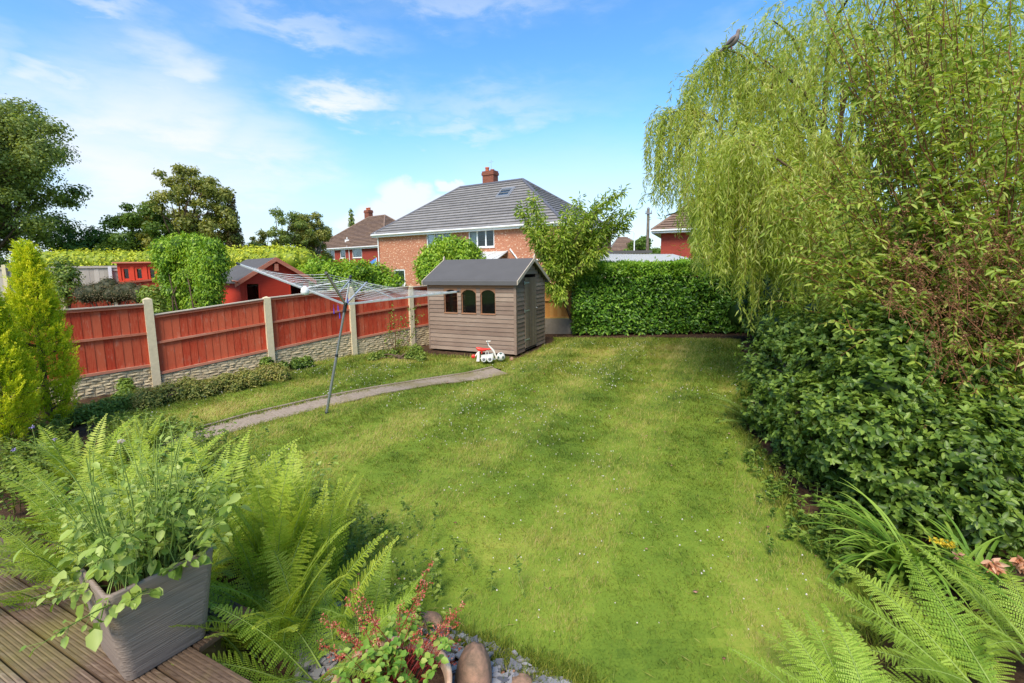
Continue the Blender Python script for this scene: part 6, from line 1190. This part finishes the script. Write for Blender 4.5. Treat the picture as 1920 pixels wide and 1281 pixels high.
for u, v, z in [(190, 1160, .78), (170, 1095, .84), (235, 1105, .86), (150, 1105, .8), (330, 1060, .86), (200, 1140, .82), (160, 1130, .76), (255, 1080, .9), (300, 1045, .92), (185, 1175, .74)]:
    q = gp(u, v, z); P = arc(pb + (q - pb) * [.6, .6, 0], (pb + q) / 2 + [0, 0, .28], q, 9); sb.tube(P, .002, 4, cap=False)
    for _ in range(2): C_.append(q + rg.normal(size=3) * .015); D_.append(norm([rg.normal() * .5, rg.normal() * .5 - .4, -.8])); N_.append([rg.normal() * .3, -1, .6]); L_.append(rg.uniform(.05, .09))
C_, D_, N_, L_ = map(np.array, (C_, D_, N_, L_)); n = len(C_); put('stem', (sb, M['greenstem']), pp); put('foliage', leafmesh('foliage', C_, D_, N_, L_, L_ * .7, rg.random(n), M['mint'], hi=True, droop=.2, fold=.25), pp)
# seed-head stems and one white flower above the planter
sb = B(); P2 = []; tl = thing('flowering_weed', 'tall thin stem with a single white flower above the planter', 'flower', pb + [0, .12, 0]); q = dp(227, 829, 2.45); sb.tube(arc(pb + [0, .12, 0], (pb + q) / 2 + [0, .05, .2], q, 14), np.linspace(.0035, .0015, 14), 4); put('stem', (sb, M['greenstem']), tl)
n = 70; o_ = rdir(rg, n); o_[:, 2] = np.abs(o_[:, 2]) * .6; put('flower', leafmesh('flower', q + o_ * .006, o_, rdir(rg, n), .014, .007, rg.random(n), M['whitefl'], hi=True), tl)
sw = thing('seeding_weeds', 'thin seeding stems with yellow buds rising above the planter', 'weeds', pb + [.02, .1, 0]); sb = B(); C_ = []
for u, v in [(275, 775), (290, 815), (250, 790), (210, 860), (165, 900), (305, 870), (340, 850), (130, 910), (190, 870), (330, 820)]:
    q = dp(u, v, 2.55 + rg.uniform(-.2, .3)); P = arc(pb + rg.normal(size=3) * [.1, .1, 0], (pb + q) / 2 + rg.normal(size=3) * [.06, .06, .02], q, 14); sb.tube(P, np.linspace(.003, .001, 14), 4, cap=False)
    for k in range(5, 14):
        for _ in range(3): d = rdir(rg, 1)[0] * .035; sb.tube([P[k], P[k] + d], .0007, 3, cap=False); C_.append(P[k] + d)
C_ = np.array(C_); n = len(C_); put('stem', (sb, M['greenstem']), sw); put('flower', leafmesh('flower', C_, rdir(rg, n), rdir(rg, n), .012, .006, rg.random(n) * .5, M['yhedge'], hi=True), sw)

# ================================================================== BOWL WITH HEUCHERA, BOULDER
bc = gp(733, 1283, .28); bowl = thing('flower_bowl', 'wide cream terracotta bowl cut by the bottom edge', 'bowl', bc * [1, 1, 0]); b = B(); b.lathe(bc * [1, 1, 0], [(.12, 0), (.17, .02), (.24, .12), (.275, .22), (.29, .255), (.29, .285), (.268, .288), (.262, .26), (.25, .22)], 40); put('pot', (b, M['cream']), bowl)
b = B(); b.lathe(bc * [1, 1, 0], [(.255, .235), (.12, .25), (.001, .255)], 24); put('soil', (b, M['soil']), bowl)
hb = bc * [1, 1, 0] + [0, 0, .25]; hp = thing('heuchera', 'red flowered leafy plant growing in the cream bowl', 'plant', hb); sb = B(); C_, D_, N_, L_ = [], [], [], []; fc = []
for i in range(130):
    a = rg.random() * 6.28; r_ = rg.uniform(.03, .24); p0 = hb + [math.cos(a) * r_ * .6, math.sin(a) * r_ * .6, 0]; e = hb + [math.cos(a) * r_ * 1.15, math.sin(a) * r_ * 1.15, rg.uniform(.04, .2)]; sb.tube(arc(p0, (p0 + e) / 2 + [0, 0, .05], e, 6), .0015, 3, cap=False)
    for _ in range(5): d = norm(rdir(rg, 1)[0] * [1, 1, .3]); C_.append(e); D_.append(d); N_.append([0, 0, 1] + rg.normal(size=3) * .3); L_.append(rg.uniform(.025, .045))
for u, v in [(655, 1130), (668, 1105), (690, 1135), (700, 1165), (752, 1135), (770, 1160), (806, 1060), (800, 1095), (870, 1138), (850, 1150), (835, 1180), (860, 1165), (640, 1190), (620, 1170), (605, 1160), (840, 1200), (850, 1240), (640, 1245), (625, 1230), (655, 1265), (690, 1255), (830, 1265), (790, 1180), (720, 1230), (860, 1210), (600, 1210), (610, 1265), (675, 1230), (810, 1230)]:
    q = dp(u, v, 2.2 + rg.uniform(-.12, .15)); P = arc(hb + rg.normal(size=3) * [.06, .06, 0], (hb + q) / 2 + [0, 0, .06], q, 12); sb.tube(P, np.linspace(.0028, .0012, 12), 4, cap=False)
    for k in range(6, 12):
        for _ in range(5): fc.append(P[k] + rdir(rg, 1)[0] * .018 + [0, 0, .004])
put('stem', (sb, plain('dark_red_stem', srgb(120, 32, 28), .5, .3)), hp); C_, D_, N_, L_ = map(np.array, (C_, D_, N_, L_)); n = len(C_); put('foliage', leafmesh('foliage', C_, D_, N_, L_, L_ * .75, rg.random(n), M['heuch'], hi=True), hp)
fc = np.array(fc); n = len(fc); fc = np.repeat(fc, 3, 0) + rg.normal(size=(3 * n, 3)) * .004; put('flower', leafmesh('flower', fc, rdir(rg, 3 * n), rdir(rg, 3 * n), .013, .008, rg.random(3 * n), M['redfl']), hp)
def rock(name, label, c, sx, sy, sz, seed):
    V, F = sphere(28, 18); rg = np.random.default_rng(seed); o_ = rg.random(3) * 9; k = 1 + .28 * (fbm(V[:, 0] + V[:, 2] * .7 + o_[0], V[:, 1] - V[:, 2] * .5, .9, seed) - .5) + .08 * (fbm(V[:, 0] - V[:, 2], V[:, 1] + V[:, 2], 3, seed) - .5); V = V * k[:, None]; V = V * (1 + .10 * (fbm(V[:, 0] * 2 + V[:, 2], V[:, 1] * 2 - V[:, 2], 2.2, seed + 3) - .5))[:, None]; V[:, 2] = np.sign(V[:, 2]) * np.abs(V[:, 2]) ** .8; V[:, 0] *= 1 - .12 * np.clip(V[:, 2], 0, 1); V[:, 0] += .12 * V[:, 2]
    setp(put(name, mesh_np(name, V * [sx, sy, sz] + c, F, M['boulder'], smooth=True), loc=c), label, 'boulder')
c = gp(887, 1300, 0); rock('boulder', 'upright reddish brown boulder right of the cream bowl', c + [0, .02, .07], .105, .11, .19, 5)
c = gp(800, 1170, 0); rock('boulder', 'flat low stone half hidden behind the bowl flowers', c + [0, 0, .01], .11, .08, .05, 6)
c = gp(975, 1287, 0); rock('boulder', 'small pale stone among the slate chips right of the boulder', c + [0, 0, .01], .07, .06, .035, 7)

# ================================================================== ROTARY AIRER
ab = gp(612, 776); hub = dp(648, 571, ab[1] - .05); ax = norm(hub - ab); Ln = float(np.linalg.norm(hub - ab))
air = thing('rotary_airer', 'silver rotary clothes airer leaning on the lawn with its arms half raised', 'clothes airer', ab); b = B(); b.tube([ab - ax * .08, ab + ax * Ln * .55], .021, 12); b.tube([ab + ax * Ln * .55, hub - ax * .03], .0175, 12); put('pole', (b, M['alupole']), air)
for A_, C2, r_ in ((ab + ax * (Ln * .55 - .03), ab + ax * (Ln * .55 + .01), .024), (hub - ax * .12, hub + ax * .03, .028), (ab - ax * .06, ab + ax * .03, .026)): b = B(); b.tube([A_, C2], r_, 12); put('collar', (b, M['blackpl']), air)
top = hub + ax * .38; b = B(); b.tube([hub, top], .014, 10); put('mast', (b, M['alu']), air); b = B(); b.tube([top - ax * .04, top + ax * .05], .022, 10); b.lathe(top + ax * .05, [(.022, 0), (.014, .02), (.001, .025)], 10, axis=ax); put('top_cap', (b, M['blackpl']), air)
tips = [dp(447, 495, ab[1] - .55), dp(858, 547, ab[1] + .62), dp(612, 513, ab[1] - 1.62), dp(687, 530, ab[1] + 1.5)]
for k, t_ in enumerate(tips):
    d = norm(t_ - hub); S = norm(np.cross(d, ax)); U_ = np.cross(S, d); b = B(); b.hexa([hub + d * .03 + S * .011 * s1 + U_ * .014 * s2 for s1, s2 in ((-1, -1), (1, -1), (1, 1), (-1, 1))][:4] + [t_ + S * .011 * s1 + U_ * .014 * s2 for s1, s2 in ((-1, -1), (1, -1), (1, 1), (-1, 1))])
    am_ = put('arm', (b, M['alu'] if k != 2 else M['alupole']), air); b = B(); b.tube([t_ - d * .02, t_ + d * .03], .017, 8); put('end_cap', (b, M['blackpl']), am_)
    b = B(); m_ = hub + (t_ - hub) * .42; b.tube([top, m_], .008, 6); put('strut', (b, M['alu']), air)
b = B(); order = [0, 2, 1, 3]
for j in range(11):
    s = .98 - j * .068
    for k in range(4):
        A_, C2 = hub + (tips[order[k]] - hub) * s, hub + (tips[order[(k + 1) % 4]] - hub) * s; t_ = np.linspace(0, 1, 9)[:, None]; P = A_ + (C2 - A_) * t_; P[:, 2] -= .06 * s * np.sin(t_[:, 0] * math.pi); b.tube(P, .002, 4, cap=False)
o_ = put('line', (b, M['cord']), air); 
for k, (u, v) in enumerate(((626, 583), (634, 578), (637, 592), (652, 563))):
    p = dp(u, v, ab[1] - .4); b = B()
    for s in (-1, 1): b.hexa([p + [s * .004 - .003, -.005, -.04], p + [s * .004 + .003, -.005, -.04], p + [s * .004 + .003, .005, -.04], p + [s * .004 - .003, .005, -.04], p + [s * .002 - .002, -.005, .035], p + [s * .002 + .002, -.005, .035], p + [s * .002 + .002, .005, .035], p + [s * .002 - .002, .005, .035]])
    b.tube([p + [-.006, 0, .01], p + [.006, 0, .01]], .004, 6); b.tube([p + [0, 0, .03], p + [.003, 0, .09]], .0015, 4); setp(put('clothes_peg', (b, M['purple']), loc=p), ['blue clothes peg hanging leftmost below the airer hub', 'blue clothes peg hanging just left of the airer hub', 'blue clothes peg hanging lowest below the airer arms', 'blue clothes peg hanging nearest above the airer hub'][k], 'clothes peg', 'clothes pegs on the airer')
q = hub + (tips[0] - hub) * .4; b = B(); b.lathe(q - [0, 0, .09], [(.001, 0), (.05, .01), (.062, .05), (.05, .1), (.02, .13), (.001, .135)], 12); setp(put('peg_bag', (b, M['white']), loc=q - [0, 0, .09]), 'small white peg bag hanging under the left airer arm', 'peg bag')

# ================================================================== TOYS BY THE SHED
def PX(u, v, Y): return dp(u, v, Y)
ty = K[1] - .35; S_ = ty / FPX                       # metres per photo pixel here
g = gp(900, 679); toy = thing('ride_on_toy', 'red and cream ride on toy with a tall handle beside the shed corner', 'toy', g); Y0 = g[1]
q = lambda u, v, dy=0: dp(u, v, Y0 + dy)
b = B(); P = [q(893, 652), q(898, 655), q(905, 656), q(915, 655), q(922, 654)]; b.tube(P, [.02, .05, .045, .022, .018], 10); b.tube([q(903, 655), q(903, 663)], [.035, .015], 8); put('seat', (b, M['redpl']), toy)
b = B(); b.tube([q(913, 640), q(916.5, 648), q(925, 657), q(931, 673)], [.012, .016, .026, .02], 8); b.tube([q(912.4, 640, -.1), q(913.6, 640, .1)], .014, 8); b.tube([q(912, 640.3), q(920, 639.8)], .012, 8); put('handle', (b, M['whitepl']), toy)
b = B(); b.hexa([q(893, 678, -.1), q(899, 678, -.1), q(899, 678, .1), q(893, 678, .1), q(896, 659, -.07), q(899, 659, -.07), q(899, 659, .07), q(896, 659, .07)]); b.tube([q(896, 661), q(891, 668)], .016, 6); b.tube([q(898, 672), q(929, 674)], .02, 6); put('frame', (b, M['whitepl']), toy)
for u, v, r_, w_ in ((887.5, 668.5, 3.7, .06),): b = B(); c_ = q(u, v); b.lathe(c_ - [0, w_ / 2, 0], [(.001, 0), (r_ * S_ * .9, 0), (r_ * S_, .01), (r_ * S_, w_ - .01), (r_ * S_ * .9, w_), (.001, w_)], 16, axis=(0, 1, 0)); put('wheel', (b, M['redpl']), toy)
Y1 = Y0 - .16; trk = thing('toy_truck', 'white toy dumper truck with two grey hubbed wheels facing us', 'toy', dp(912, 679, Y1)); q = lambda u, v, dy=0: dp(u, v, Y1 + dy); b = B()
b.hexa([q(902, 674, -.09), q(925, 674, -.09), q(925, 674, .09), q(902, 674, .09), q(902, 666, -.09), q(925, 662.5, -.09), q(925, 662.5, .09), q(902, 666, .09)]); put('body', (b, M['toywhite']), trk)
b = B()
for u0, u1, v0, v1 in ((910.3, 911.6, 667, 657.5), (914.8, 916, 665, 657.5), (910.3, 916, 659, 657.5), (910.3, 916, 667, 664.5)): b.hexa([q(u0, v0, -.07), q(u1, v0, -.07), q(u1, v0, .07), q(u0, v0, .07), q(u0, v1, -.07), q(u1, v1, -.07), q(u1, v1, .07), q(u0, v1, .07)])
put('cab', (b, M['toywhite']), trk)
for u, v, r_ in ((907.2, 674, 5), (918.6, 673.5, 5.6)):
    for sg in (-1, 1):
        c_ = q(u, v, sg * .11); R_ = r_ * S_; b = B(); b.lathe(c_ - [0, .03, 0], [(R_ * .5, 0), (R_ * .85, -.006), (R_, .012), (R_, .048), (R_ * .85, .066), (R_ * .5, .06)], 20, axis=(0, 1, 0)); wh = put('wheel', (b, M['toywhite']), trk); b = B(); b.lathe(c_ - [0, .026, 0], [(.001, -.004), (R_ * .5, 0), (R_ * .5, .05), (.001, .054)], 16, axis=(0, 1, 0)); put('hub', (b, M['greypl']), wh)
# football with dark panels
fc_ = dp(939, 669, Y0 + .02); r_ = 8.2 * S_; V, F = sphere(40, 24); ico = []
ph_ = (1 + 5 ** .5) / 2
for s1 in (-1, 1):
    for s2 in (-1, 1): ico += [(0, s1, s2 * ph_), (s1, s2 * ph_, 0), (s2 * ph_, 0, s1)]
ico = norm(np.array(ico, float)); cen_ = norm(V[F].mean(1)); dk = (cen_ @ ico.T).max(1) > .955; rim = (~dk) & ((cen_ @ ico.T).max(1) > .94)
ball = thing('football', 'white football with green and black panels right of the ride on toy', 'ball', fc_ - [0, 0, r_]); put('panel', mesh_np('panel', V * r_ + fc_, F[~dk], M['toywhite'], smooth=True), ball); put('patch', mesh_np('patch', V * r_ * 1.004 + fc_, F[dk], plain('ball_patch', srgb(60, 84, 72), .4, .4), smooth=True), ball)
c = gp(950, 676); rock('boulder', 'small pale stone beside the football at the shed corner', c + [.12, 0, .02], .05, .05, .06, 9)
